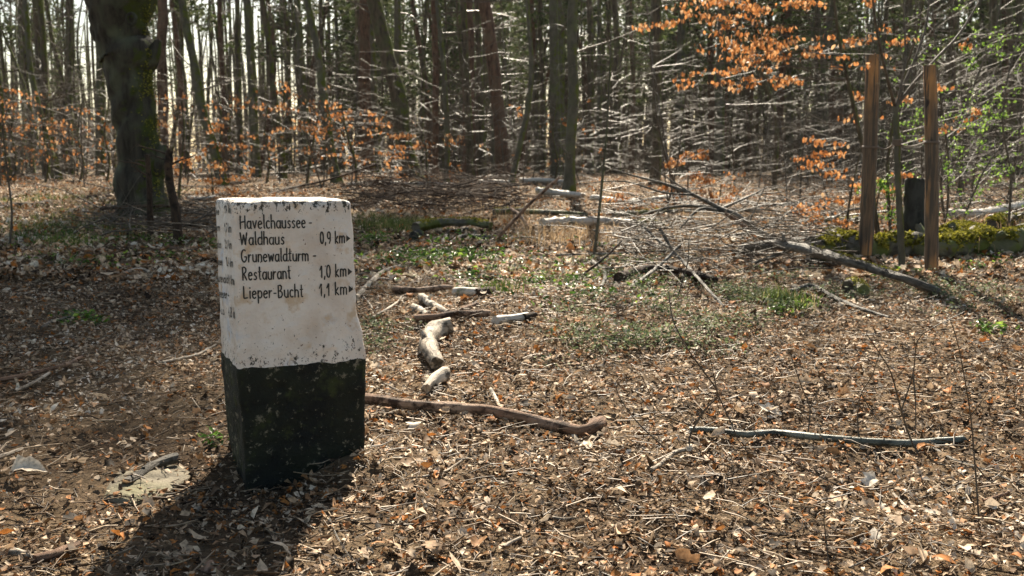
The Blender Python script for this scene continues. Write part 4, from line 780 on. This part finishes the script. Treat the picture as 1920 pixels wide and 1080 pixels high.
for pts, wb, wt, mt, lab, nb in TR:
    nm = 'pine_tree' if mt == 'pine' else 'forest_tree'; tall = mt == 'pine' and pts[0][0] not in (946, 185); th, path, rad, b0 = trunk_tree(pts, wb, wt, mt, lab, nm, 'pine tree' if mt == 'pine' else 'tree', nb=nb, top=25 if tall else 10)
    if tall:
        m = MB()
        for j in range(185 if pts[0][0] in (882, 817) else 55):
            f = rnd.random(); i = int(len(path) * (.72 + .28 * f)) - 1; a = rnd.random() * 6.283; q_ = 3.1 * math.sqrt(rnd.random()) * (1 - .5 * f); n_ = 26; c_ = path[i] + np.array([math.cos(a) * q_, math.sin(a) * q_, -.1 * q_])
            leaves(m, c_ + rg.normal(0, 1, (n_, 3)) * [.35, .35, .15], rg.uniform(.12, .36, n_), rg.normal(0, 1, (n_, 3)) + [0, 0, .5], 'dia', .4)
        m.build('foliage', M['needle'], th, b0)
    if 'moss' in lab:
        m = MB(); r0 = wb / 2 / F * b0[1]; cnt = 260; h = np.abs(rg.normal(0, .45, cnt)); an = rg.normal(.1, .5, cnt); i = np.searchsorted(path[:, 2], b0[2] + h).clip(0, len(path) - 1)
        leaves(m, path[i] + np.column_stack([np.cos(an), np.sin(an), np.zeros(cnt)]) * (rad[i] * 1.02)[:, None], rg.uniform(.04, .08, cnt), np.column_stack([np.cos(an), np.sin(an), np.ones(cnt) * .6]), 'dia', .4); m.build('moss', M['moss'], th, b0)
# two dead snags before the old tree
for pts, wpx, lab in (([(282, 445), (281, 390), (279, 330), (276, 292)], 12, 'left of the two dead broken posts before the old tree'), ([(335, 455), (330, 400), (318, 340), (316, 300), (318, 285)], 17, 'right crooked one of the two dead broken posts before the old tree')):
    b0 = G(*pts[0]); y = b0[1]; W = [b0 - [0, 0, .1]] + [b0] + [P(a, b_, y) for a, b_ in pts[1:]]; pp = spline(W, .06); mb = MB(); tube(mb, pp, np.full(len(pp), wpx / 2 / F * y) * np.linspace(1.1, .85, len(pp)), 12, .16, bs=.06)
    th = thing('dead_post', lab, 'dead post', b0); mb.build('trunk', M['rot'], th, b0); m2 = MB(); S = []
    for k in range(3): grow(S, tuple(pp[-2 - k]), un((rnd.choice((-1, 1)), rnd.gauss(0, .3), .4)), rnd.uniform(.12, .4), .012, 1, .15, 0, 4, .6)
    sticks(m2, S, 5); m2.build('branch', M['rot'], th, b0)

# saplings and beeches ------------------------------------------------
def sapling(pts, wpx, mat, lab, leafmat_=None, nb=10, blen=.8, lsize=.06, flat=True, name='beech_sapling', cat='sapling', dens=1, bmat='twig', lvl=2, lo=.2, bpx=None, droop=True, updir=(-.1, .3), bias=0, group=None):
    b0 = G(*pts[0]); y = b0[1]; W = [b0 - [0, 0, .05]] + [b0] + [P(a, b_, y) for a, b_ in pts[1:]]; pp = spline(W, .12); rr = wpx / 2 / F * y * np.linspace(1.1, .45, len(pp)); mb = MB(); tube(mb, pp, rr, 8, .05)
    th = thing(name, lab, cat, b0, group); mb.build('stem', M[mat], th, b0); S = []; tips = []
    for k in range(nb):
        i = min(len(pp) - 1, int(len(pp) * (lo + (1 - lo) * (k + rnd.random()) / nb))); a = rnd.random() * 6.283 if not bias else (rnd.gauss(math.pi if bias < 0 else 0, .7))
        grow(S, tuple(pp[i]), un((math.cos(a), math.sin(a), rnd.uniform(*updir))), blen * rnd.uniform(.5, 1.25), max(.003, rr[i] * .4), lvl, .13, 0, 5, .85, flat, ang=(35, 60), tips=tips)
    m2 = MB(); sticks(m2, S, 3); m2.build('crown', M[bmat], th, b0)
    if leafmat_:
        tp = [t_ for t_ in tips if rnd.random() < dens]
        if tp:
            rep = 3 if lsize < .085 else 2; p_ = np.array([t_[0] for t_ in tp]); p_ = np.repeat(p_, rep, 0) + rg.normal(0, lsize * .55, (len(p_) * rep, 3)) * [1, 1, .5]; n = len(p_); m3 = MB(); nr = rg.normal(0, 1, (n, 3)); nr[:, 2] *= .35; p_ = p_ + np.column_stack([rg.normal(0, .015, (n, 2)), -np.ones(n) * lsize * .4 if droop else np.zeros(n)])
            if not droop: nr = rg.normal(0, .6, (n, 3)) + [0, 0, .6]
            # hanging leaves: long axis downward
            V, Q = leaf_template('long'); nr /= np.linalg.norm(nr, axis=1)[:, None]; dn = np.tile([0, 0, -1.], (n, 1)) + rg.normal(0, .45, (n, 3)); X = dn - nr * np.sum(dn * nr, 1)[:, None]; X /= np.linalg.norm(X, axis=1)[:, None]; Y = np.cross(nr, X)
            s = (lsize * rg.uniform(.6, 1.2, n) * .5)[:, None, None]; z = rg.normal(0, .25, (n, 1)) * V[:, 0][None] ** 2 + .35 * np.abs(V[:, 1])[None]
            Wv = p_[:, None] + s * (V[:, 0][None, :, None] * X[:, None] + V[:, 1][None, :, None] * 1.2 * Y[:, None] + z[..., None] * nr[:, None]); q = (Q[None] + (np.arange(n) * len(V))[:, None, None]).reshape(-1, 4)
            m3.add(Wv.reshape(-1, 3), q, None, None, np.repeat(rg.random(n), len(V))); m3.build('foliage', M[leafmat_], th, b0)
    return th
# main orange beech, upper right
sapling([(1648, 452), (1630, 330), (1612, 250), (1590, 150), (1572, 60), (1560, -40)], 10, 'dark', 'tall beech with hanging orange leaves behind the left stake', 'orange', 24, 1.45, .055, lo=.60, lvl=2, bias=-1, dens=.9)
sapling([(1670, 440), (1665, 300), (1690, 160), (1720, 60), (1740, -40)], 7, 'dark', 'second orange-leaved beech rising between the stakes', 'orange', 14, .7, .055, lo=.35, lvl=2, dens=.45)
sapling([(1588, 438), (1590, 400), (1600, 340), (1615, 280)], 6, 'dark', 'low orange beech bush left of the left stake', 'orange', 12, .5, .06, lo=.1, bias=-1, dens=.5)
sapling([(1640, 425), (1645, 380), (1655, 330)], 5, 'dark', 'small orange beech seen between left stake and young tree', 'orange', 8, .35, .06, lo=.1, dens=.5)
sapling([(1290, 385), (1290, 330), (1292, 285)], 4, 'dark', 'small orange beech standing alone under the silver twigs', 'orange', 12, .35, .06, lo=.15, dens=.7)
sapling([(1345, 392), (1350, 370), (1352, 345)], 4, 'dark', 'tiny orange beech right of the lone small one', 'orange', 8, .4, .05, lo=.1, dens=.4)
sapling([(1190, 395), (1187, 385), (1185, 372)], 3, 'dark', 'low orange seedling near the pale birch log', 'orange', 6, .3, .05, lo=.1, dens=.6)
sapling([(575, 347), (583, 290), (592, 240), (600, 195)], 6, 'dark', 'bright orange beech bush above the stone right half', 'orange', 16, 1.6, .085, lo=.25, dens=.55)
sapling([(668, 350), (665, 300), (650, 250), (640, 200)], 6, 'dark', 'orange beech bush before the thick reddish pine', 'orange', 16, 1.5, .085, lo=.2, dens=.4)
sapling([(800, 345), (800, 310), (798, 270)], 5, 'dark', 'fading orange bush right of the large leaning trunk', 'orange', 10, 1.0, .09, lo=.2, dens=.5)
sapling([(335, 372), (340, 300), (345, 240), (340, 190)], 6, 'dark', 'golden-leaved beech between old tree and stone', 'orange', 18, 1.1, .075, lo=.2, dens=.35)
sapling([(400, 372), (398, 340), (395, 310)], 4, 'dark', 'low golden beech twigs by the foot of the leaning grey trunk', 'orange', 8, .7, .07, lo=.2, dens=.4)
for k, (x, l) in enumerate(((25, 'orange beech bush behind the trunk at the left frame edge'), (85, 'orange beech bush behind the leaning pair of trunks'), (150, 'orange beech bush just left of the old tree'), (200, 'sparse orange beech partly hidden by the old tree'), (500, 'faint orange beech above the stone centre'), (1040, 'rusty bush behind the smooth olive trunk'))):
    sapling([(x, 343 if x < 1200 else 372), (x + 5, 300), (x - 4, 250), (x + 3, 195)], 5, 'dark', l, 'orange', 14, 1.7 if x < 1200 else .9, .085 if x < 1200 else .07, lo=.1, dens=(.33 if x < 200 else .12), lvl=2)
# slim green sapling
sapling([(1114, 482), (1122, 410), (1130, 330), (1137, 250), (1143, 150), (1146, 60)], 6, 'olive', 'slim green-barked sapling with short silver side twigs in the middle clearing', None, 22, .42, lo=.15, lvl=1, name='young_tree', cat='young tree')
# staked young tree
yt = thing('young_tree', 'young forked tree tied between the two wooden stakes', 'young tree', G(1691, 503)); b0 = np.array(yt.location); y = b0[1]
def limbpx(pts, w0, w1, y_, name, par, org, mat='olive', dy=0):
    W = [P(a, b_, y_ + dy * k / len(pts)) for k, (a, b_) in enumerate(pts)]; pp = spline(W, .06); mb = MB(); tube(mb, pp, np.linspace(w0, w1, len(pp)) / 2 / F * y_, 9, .06, bs=.03); mb.build(name, M[mat], par, org); return pp
limbpx([(1692, 512), (1688, 420), (1684, 340), (1682, 270), (1679, 200)], 13, 10, y, 'trunk', yt, b0)
br = [limbpx([(1679, 202), (1665, 150), (1652, 95), (1640, 30), (1632, -60)], 7, 3, y, 'branch', yt, b0, 'twigdark', -.3), limbpx([(1679, 202), (1692, 165), (1720, 100), (1738, 40), (1746, -50)], 6, 3, y, 'branch', yt, b0, 'twig', .3),
      limbpx([(1680, 203), (1710, 160), (1760, 105), (1800, 62), (1850, -20)], 6, 3, y, 'branch', yt, b0, 'twig', .2), limbpx([(1681, 200), (1697, 120), (1696, 50), (1694, -50)], 4.5, 2.5, y, 'branch', yt, b0, 'twig', .1)]
S = []; tips = []
for pp in br:
    for k in range(7): grow(S, tuple(pp[rnd.randrange(3, len(pp))]), un((rnd.gauss(0, 1), rnd.gauss(0, .6), rnd.uniform(.1, .9))), rnd.uniform(.15, .45), .003, 1, .1, .03, 4, .5, tips=tips)
mb = MB(); sticks(mb, S, 3); mb.build('twigs', M['twig'], yt, b0); tp = np.array([t_[0] for t_ in tips]); mb = MB(); leaves(mb, tp, rg.uniform(.012, .03, len(tp)), rg.normal(0, 1, (len(tp), 3)), 'dia', .3); mb.build('foliage', M['lime'], yt, b0)
# stakes
def stake(bx, by, tx, ty, wpx, label, cordpy):
    b0 = G(bx, by); y_ = b0[1]; th = thing('wooden_stake', label, 'stake', b0); top = P(tx, ty, y_); W = spline([b0 - [0, 0, .15], b0 * .5 + top * .5 + [.006, 0, 0], top], .03); mb = MB(); r_ = wpx / 2 / F * y_
    tube(mb, W, r_ * np.linspace(1.05, .95, len(W)), 22, .035, bs=.12); mb.build('post', M['stake'], th, b0); c = W[np.argmin(np.abs(W[:, 2] - P(bx, cordpy, y_)[2]))]; m2 = MB()
    for k in range(2): a = np.linspace(0, 2 * math.pi, 25); tube(m2, np.column_stack([c[0] + (r_ + .006) * np.cos(a), c[1] + (r_ + .006) * np.sin(a), np.full(25, c[2] + .01 * k) + .004 * np.sin(a)]), .005, 6, 0, cap=False)
    m2.build('cord_loop', M['cord'], th, b0); return th, c
s1, c1 = stake(1622, 486, 1637, 103, 26, 'left wooden stake with reddish torn grain, taller of the pair', 276)
s2, c2 = stake(1748, 510, 1744, 122, 24, 'right wooden stake with dark knots, shorter of the pair', 268)
cord = MB(); t0 = P(1682, 268, y)
for c, s_ in ((c1, 1), (c2, -1)):
    for k in range(2):
        a = c + [s_ * .06, -.02 + .03 * k, 0]; mid = (a + t0) / 2 - [0, 0, .03]; tube(cord, spline([a, mid, t0 + [0, -.03 + .05 * k, .01 * s_]], .03), .005, 6, 0)
for k in range(6): a = np.linspace(0, 2 * math.pi, 17); tube(cord, np.column_stack([t0[0] + .034 * np.cos(a), t0[1] + .034 * np.sin(a), np.full(17, t0[2] - .02 + .009 * k)]), .005, 5, 0, cap=False)
tag(cord.build('binding_cord', M['cord'], None, t0), 'brown cord tying the young tree to both stakes', 'cord')
# black stump behind stakes
b0 = G(1716, 448); mb = MB(); hgt = P(1716, 338, b0[1])[2] - b0[2]; W = spline([b0 - [0, 0, .1], b0 + [0, 0, hgt * .5], b0 + [0, 0, hgt]], .05); tube(mb, W, 25 / F * b0[1] * np.linspace(1.05, .9, len(W)), 22, .2, bs=.12); tag(mb.build('tree_stump', M['stump'], None, b0), 'black burnt-looking stump standing behind the young tied tree', 'stump')
# green budding shrub at right edge
for pts, l in (([(1772, 420), (1765, 330), (1790, 250), (1830, 150), (1870, 40), (1880, -40)], 'budding green shrub right of the right stake'), ([(1800, 430), (1840, 330), (1880, 270), (1925, 230)], 'low budding shrub before the pale trunk at right'), ([(1775, 425), (1778, 300), (1762, 170), (1748, 20), (1740, -40)], 'thin budding stem directly beside the right stake'), ([(1890, 440), (1895, 330), (1880, 220), (1900, 100), (1925, 20)], 'budding shrub at the right frame edge')):
    sapling(pts, 5, 'twig', l, 'lime', 22, .7, .035, flat=False, name='budding_shrub', cat='shrub', lvl=2, lo=.15, droop=False, updir=(0, .8), dens=.4)
sapling([(1668, 445), (1672, 400), (1680, 350)], 3, 'twig', 'small green-leaved bush behind the young tied tree', 'green', 12, .35, .035, flat=False, name='leafy_shrub', cat='shrub', droop=False, updir=(0, .8))
# bare silver shrubs (countable individuals)
protos = []
for k in range(6):
    h = (1.7, 2.6, 3.4, 2.2, 3.0, 1.4)[k]; th = thing('bare_shrub', '', 'shrub', (0, 0, 0), 'bare silver-twigged shrubs'); pp = spline([(0, 0, -.1), (rnd.gauss(0, .1), 0, h * .4), (rnd.gauss(0, .25), rnd.gauss(0, .1), h)], .15); mb = MB(); tube(mb, pp, np.linspace(.018, .006, len(pp)), 6, .05); mb.build('stem', M['twigdark'], th); S = []
    for j in range(20): i = int(len(pp) * (.1 + .88 * j / 20)); a = rnd.random() * 6.283; grow(S, tuple(pp[i]), un((math.cos(a), math.sin(a), rnd.uniform(-.15, .5))), rnd.uniform(.5, 1.3), .006, 2, .24, .01, 5, .75, True, ang=(30, 60))
    mb = MB(); sticks(mb, S, 3); mb.build('crown', M['twig'], th); protos.append(th)
used = set(); sp = []
for k in range(38):    # right thicket
    sp.append((rnd.uniform(1190, 1920), rnd.choice((345, 352, 360, 375, 385)), 'R'))
for k in range(26): sp.append((rnd.choice((rnd.uniform(0, 190), rnd.uniform(320, 700), rnd.uniform(700, 1190))), rnd.choice((339, 344, 350)), 'L'))
for n_, (px, py, sd_) in enumerate(sp):
    k = n_ % 6; o = protos[k] if k not in used else copy_tree(protos[k]); used.add(k); g = G(px, py); o.location = g; o.rotation_euler = (rnd.gauss(0, .12), rnd.gauss(0, .12), rnd.random() * 6.28); s_ = rnd.uniform(.75, 1.25); o.scale = (s_, s_, s_)
    reg = [l_ for a_, l_ in ((200, 'left of the old tree'), (420, 'right of the old tree'), (700, 'above the stone top'), (950, 'around the large leaning trunk'), (1190, 'around the knobby trunk'), (1370, 'above the lone small orange beech'), (1560, 'left of the big orange beech'), (1720, 'behind the left stake'), (9999, 'behind the right stake')) if px < a_][0]
    o['label'] = ('bare silver-twigged shrub ' if sd_ == 'R' else 'bare thin shrub ') + reg; o['group'] = 'bare shrubs ' + reg
pole = []
for k in range(4):
    h = (8, 10, 7, 9)[k]; th = thing('pole_sapling', '', 'sapling', (0, 0, 0)); pp = spline([(0, 0, -.1), (rnd.gauss(0, .15), 0, h * .3), (rnd.gauss(0, .4), 0, h * .65), (rnd.gauss(0, .7), 0, h)], .4); mb = MB(); tube(mb, pp, np.linspace((.045, .06, .035, .05)[k], .012, len(pp)), 6, .05); mb.build('trunk', M[('dark', 'olive')[k % 2]], th); S = []
    for j in range(22): i = int(len(pp) * (.08 + .9 * j / 22)); a = rnd.random() * 6.283; grow(S, tuple(pp[i]), un((math.cos(a), math.sin(a), rnd.uniform(-.1, .8))), rnd.uniform(.6, 1.9), .011, 2, .2, .03, 5, .75)
    mb = MB(); sticks(mb, S, 3); mb.build('crown', M['twigdark' if k % 2 else 'twig'], th); pole.append(th)
for n_ in range(60):
    k = n_ % 4; o = pole[k] if n_ < 4 else copy_tree(pole[k]); y_ = rnd.uniform(29, 50); px = rnd.choice((rnd.uniform(10, 690), rnd.uniform(800, 1910), rnd.uniform(1100, 1910))); x_ = (px - 960) / F * y_; o.location = (x_, y_, tzs(x_, y_)); o.rotation_euler = (rnd.gauss(0, .05), rnd.gauss(0, .09), rnd.random() * 6.28); s_ = rnd.uniform(.8, 1.3); o.scale = (s_, s_, s_)
    reg = [l_ for a_, l_ in ((165, 'left of the old tree'), (400, 'between the old tree and the stone'), (665, 'rising above the stone'), (900, 'around the large leaning trunk'), (1200, 'around the smooth olive trunk'), (1560, 'inside the silver thicket'), (9999, 'behind the wooden stakes')) if px < a_][0]
    o['label'] = 'thin bare pole-like sapling ' + reg; o['group'] = 'thin saplings ' + reg
# wiry foreground seedlings
def wiry(polys, label, w=3):
    w = w * 1.15
    x0, y0 = polys[0][0]; g = G(x0, y0); th = thing('wiry_seedling', label, 'seedling', g); yy = g[1]
    for k, pl in enumerate(polys):
        W = [P(a, b_, yy + .05 * math.sin(i + k)) for i, (a, b_) in enumerate(pl)]
        if k == 0: W = [g - [0, 0, .03]] + W
        pp = spline(W, .03); mb = MB(); tube(mb, pp, np.linspace(w, w * .45, len(pp)) * (1 if k == 0 else .75) / 2 / F * yy, 6, .05); mb.build('stem' if k == 0 else 'twig', M['twigdark'], th, g)
wiry([[(1298, 855), (1292, 823), (1320, 770), (1346, 740), (1322, 700), (1290, 655), (1262, 600), (1254, 548)], [(1346, 740), (1370, 790), (1390, 835), (1430, 870)], [(1346, 740), (1330, 665)]], 'dark wiry seedling over the left end of the green-grey stick', 4)
wiry([[(1252, 846), (1195, 792), (1160, 742), (1158, 720), (1175, 706)], [(1250, 845), (1270, 835)], [(1300, 800), (1240, 775), (1215, 730), (1200, 700)]], 'thin arching seedling left of the green-grey stick', 3)
wiry([[(1728, 862), (1707, 822), (1690, 770), (1671, 700), (1651, 665), (1624, 625)], [(1690, 770), (1712, 700), (1720, 640), (1745, 617), (1808, 585)], [(1712, 700), (1717, 760), (1716, 820)]], 'dark wiry seedling crossing the right part of the green-grey stick', 4)
wiry([[(1836, 985), (1828, 870), (1820, 780), (1807, 700), (1795, 640), (1782, 600)], [(1828, 870), (1860, 905), (1885, 880), (1905, 860)], [(1820, 780), (1850, 740)]], 'tall dark seedling near the right frame edge', 3.5)
wiry([[(1612, 835), (1608, 780), (1615, 738), (1635, 705), (1650, 660)], [(1615, 738), (1640, 780), (1680, 822)]], 'small dark seedling above the middle of the green-grey stick', 3)
wiry([[(1514, 818), (1519, 765), (1505, 730), (1491, 690), (1480, 655)], [(1519, 765), (1540, 720)]], 'thin dark seedling left of the rusty upright leaf', 3)
wiry([[(1640, 935), (1560, 905), (1480, 860), (1420, 812), (1375, 790)], [(1560, 905), (1600, 930), (1650, 965), (1690, 940), (1740, 930), (1800, 905), (1900, 850)]], 'long low dark runner twig across the lower right leaves', 3)
wiry([[(1442, 1000), (1420, 985), (1380, 960), (1300, 930)], [(1420, 985), (1500, 970)]], 'low dark runner twig right of the bottom centre', 2.5)
wiry([[(1555, 1075), (1550, 1020), (1545, 960), (1560, 905)], [(1550, 1020), (1530, 985)]], 'dark upright shoot at the bottom right', 3)
wiry([[(18, 460), (22, 400), (16, 340), (8, 270), (2, 200)], [(16, 340), (40, 310)]], 'thin dark sapling shoot at the left frame edge', 4)
wiry([[(1270, 560), (1290, 490), (1292, 450), (1300, 430)], [(1290, 490), (1310, 470)]], 'thin dark shoot in front of the heap of branches', 3)

# ---------------------------------------------------------------- far forest (individuals, copies of six templates)
def far_template(kind, k):
    h = (19, 17, 16, 15, 18, 14)[k]; th = thing('pine_tree' if kind == 'pine' else 'forest_tree', '', 'pine tree' if kind == 'pine' else 'tree', (0, 0, 0)); r = (.17, .14, .13, .11, .16, .1)[k]
    pp = spline([(0, 0, -.3), (rnd.gauss(0, .2), 0, h * .3), (rnd.gauss(0, .5), 0, h * .65), (rnd.gauss(0, .7), 0, h)], .9); mb = MB(); tube(mb, pp, np.linspace(r * 1.2, r * .3, len(pp)), 8, .06, bs=.3); mb.build('trunk', M['pine' if kind == 'pine' else ('dark', 'olive', 'dark')[k % 3]], th); S = []
    for j in range(26 if kind != 'pine' else 16):
        f = rnd.uniform(.12, .98); i = int(f * (len(pp) - 1)); a = rnd.random() * 6.283
        grow(S, tuple(pp[i]), un((math.cos(a), math.sin(a), rnd.uniform(-.1, .7) if kind != 'pine' else rnd.uniform(-.2, .2))), rnd.uniform(1, 2.6) * (1 - .4 * f), .028, 2 if kind != 'pine' else 1, .17, .03, 5, .7)
    mb = MB(); sticks(mb, S, 3); mb.build('crown', M['twigdark'], th)
    if kind == 'pine':
        mb = MB(); lo = (.22, .34, .45)[k % 3]
        for j in range(150):
            f = lo + (1 - lo) * rnd.random(); z = f * h; rr = (1 - f) / (1 - lo) * 2.3 + .3; a = rnd.random() * 6.283; q = rr * math.sqrt(rnd.random()); c = np.array([math.cos(a) * q, math.sin(a) * q, z - .15 * q]); n = 26
            p_ = c + rg.normal(0, 1, (n, 3)) * [.32, .32, .14]; leaves(mb, p_, rg.uniform(.12, .34, n), rg.normal(0, 1, (n, 3)) + [0, 0, .5], 'dia', .4)
        mb.build('foliage', M['needle'], th)
    return th
T = [(far_template('pine', k), 'pine') for k in range(3)] + [(far_template('tree', k), 'tree') for k in range(3, 6)]
spots = []; tries = 0
while len(spots) < 250 and tries < 20000:
    tries += 1; y_ = 27 + 68 * rnd.random() ** .75; px = rnd.uniform(-30, 1950); x_ = (px - 960) / F * y_
    if all((x_ - a) ** 2 + (y_ - b_) ** 2 > 1.3 for a, b_ in spots): spots.append((x_, y_))
seen = set()
for n_, (x_, y_) in enumerate(spots):
    px = 960 + x_ / y_ * F; reg = [l_ for a_, l_ in ((160, 'left of the old tree'), (420, 'between the old tree and the stone'), (665, 'above the stone top'), (900, 'behind the large leaning trunk'), (1200, 'behind the smooth olive trunk'), (1560, 'behind the silver thicket'), (9999, 'behind the wooden stakes')) if px < a_][0]
    pine = rnd.random() < (.36 if px > 640 else .06) and y_ > 40; k = rnd.choice((0, 1, 2)) if pine else rnd.choice((3, 4, 5)); o = T[k][0] if k not in seen else copy_tree(T[k][0]); seen.add(k)
    o.location = (x_, y_, tzs(x_, y_)); o.rotation_euler = (rnd.gauss(0, .035), rnd.gauss(0, .05), rnd.random() * 6.28); s_ = rnd.uniform(.8, 1.2); o.scale = (s_, s_, rnd.uniform(.9, 1.1))
    o['label'] = ('dark green pine' if pine else 'slender bare trunk') + ' in the distance ' + reg; o['group'] = ('distant pines ' if pine else 'distant bare trees ') + reg
# far-off wood and undergrowth that reads as one mass
mb = MB(); n = 1100; yy = rg.uniform(90, 170, n); xx = (rg.beta(1.6, 1, n) * 1.24 - .62) * yy; r_ = rg.uniform(.1, .25, n); hh = rg.uniform(12, 22, n); z0 = tz(xx, yy)
sticks(mb, np.column_stack([xx, yy, z0 - .3, xx + rg.normal(0, .6, n), yy, z0 + hh, r_, r_ * .4]), 5); tag(mb.build('far_wood', M['dark']), 'far-off wood of countless thin trunks closing the background', 'wood', kind='stuff')
def thicket(n, y0, y1, hmax, L, rr, mat, label, px=(-.6, .6), flatness=.25):
    yy = rg.uniform(y0, y1, n); xx = rg.uniform(*px, n) * yy; z = tz(xx, yy) + rg.random(n) ** 1.5 * hmax; a = rg.random(n) * 6.283; Ln = rg.uniform(.3, 1, n) * L; d = np.column_stack([np.cos(a), np.sin(a), rg.normal(0, flatness, n)]) * Ln[:, None]; p_ = np.column_stack([xx, yy, z]); r_ = rg.uniform(.6, 1.3, n) * rr
    md = p_ + d * .5 + rg.normal(0, .07, (n, 3)) * Ln[:, None]; m_ = MB(); sticks(m_, np.vstack([np.column_stack([p_, md, r_, r_ * .8]), np.column_stack([md, p_ + d, r_ * .8, r_ * .4])]), 3); tag(m_.build('undergrowth', M[mat]), label, 'undergrowth', kind='stuff')
thicket(9000, 26, 60, 3.5, 1.3, .009, 'twigdark', 'tangled grey undergrowth between the far trunks', flatness=.45)
thicket(13000, 60, 120, 9, 2.6, .03, 'twigdark', 'dark twiggy mass far behind the trunks on the right', px=(-.2, .6), flatness=.6)
thicket(5000, 60, 120, 5, 2.2, .022, 'twigdark', 'dark twiggy mass far behind the trunks on the left', px=(-.6, -.2), flatness=.6)
thicket(450, 11, 24, 2.6, .9, .0045, 'twig', 'fine silver twigs of the thicket right of centre', px=(.13, .56), flatness=.15)
mb = MB(); n = 900; yy = rg.uniform(30, 75, n); xx = rg.uniform(-.6, .1, n) * yy; kp = vn(xx / 3.5, yy / 3.5) > -.02; xx, yy = xx[kp], yy[kp]; n = len(xx); z = tz(xx, yy) + rg.random(n) ** 1.2 * 3.2
leaves(mb, np.column_stack([xx, yy, z]), rg.uniform(.09, .2, n), rg.normal(0, 1, (n, 3)), 'dia', .4); tag(mb.build('dead_foliage', M['orange']), 'rusty dead foliage of the distant undergrowth', 'undergrowth', kind='stuff')

# ---------------------------------------------------------------- air: thin spring haze
m, t, b = newmat('haze'); t.nodes.remove(b); pv = t.nodes.new('ShaderNodeVolumePrincipled'); pv.inputs['Color'].default_value = (1, .97, .88, 1); pv.inputs['Density'].default_value = .0001; pv.inputs['Anisotropy'].default_value = .55
t.links.new(pv.outputs[0], t.nodes['Material Output'].inputs['Volume'])
x0, x1, y0, y1, z0, z1 = -360, 360, -12, 262, -1.5, 27
mb = MB(); mb.add([(x0, y0, z0), (x1, y0, z0), (x1, y1, z0), (x0, y1, z0), (x0, y0, z1), (x1, y0, z1), (x1, y1, z1), (x0, y1, z1)], [(0, 3, 2, 1), (4, 5, 6, 7), (0, 1, 5, 4), (1, 2, 6, 5), (2, 3, 7, 6), (3, 0, 4, 7)])
tag(mb.build('haze', m, smooth=False), kind='stuff')
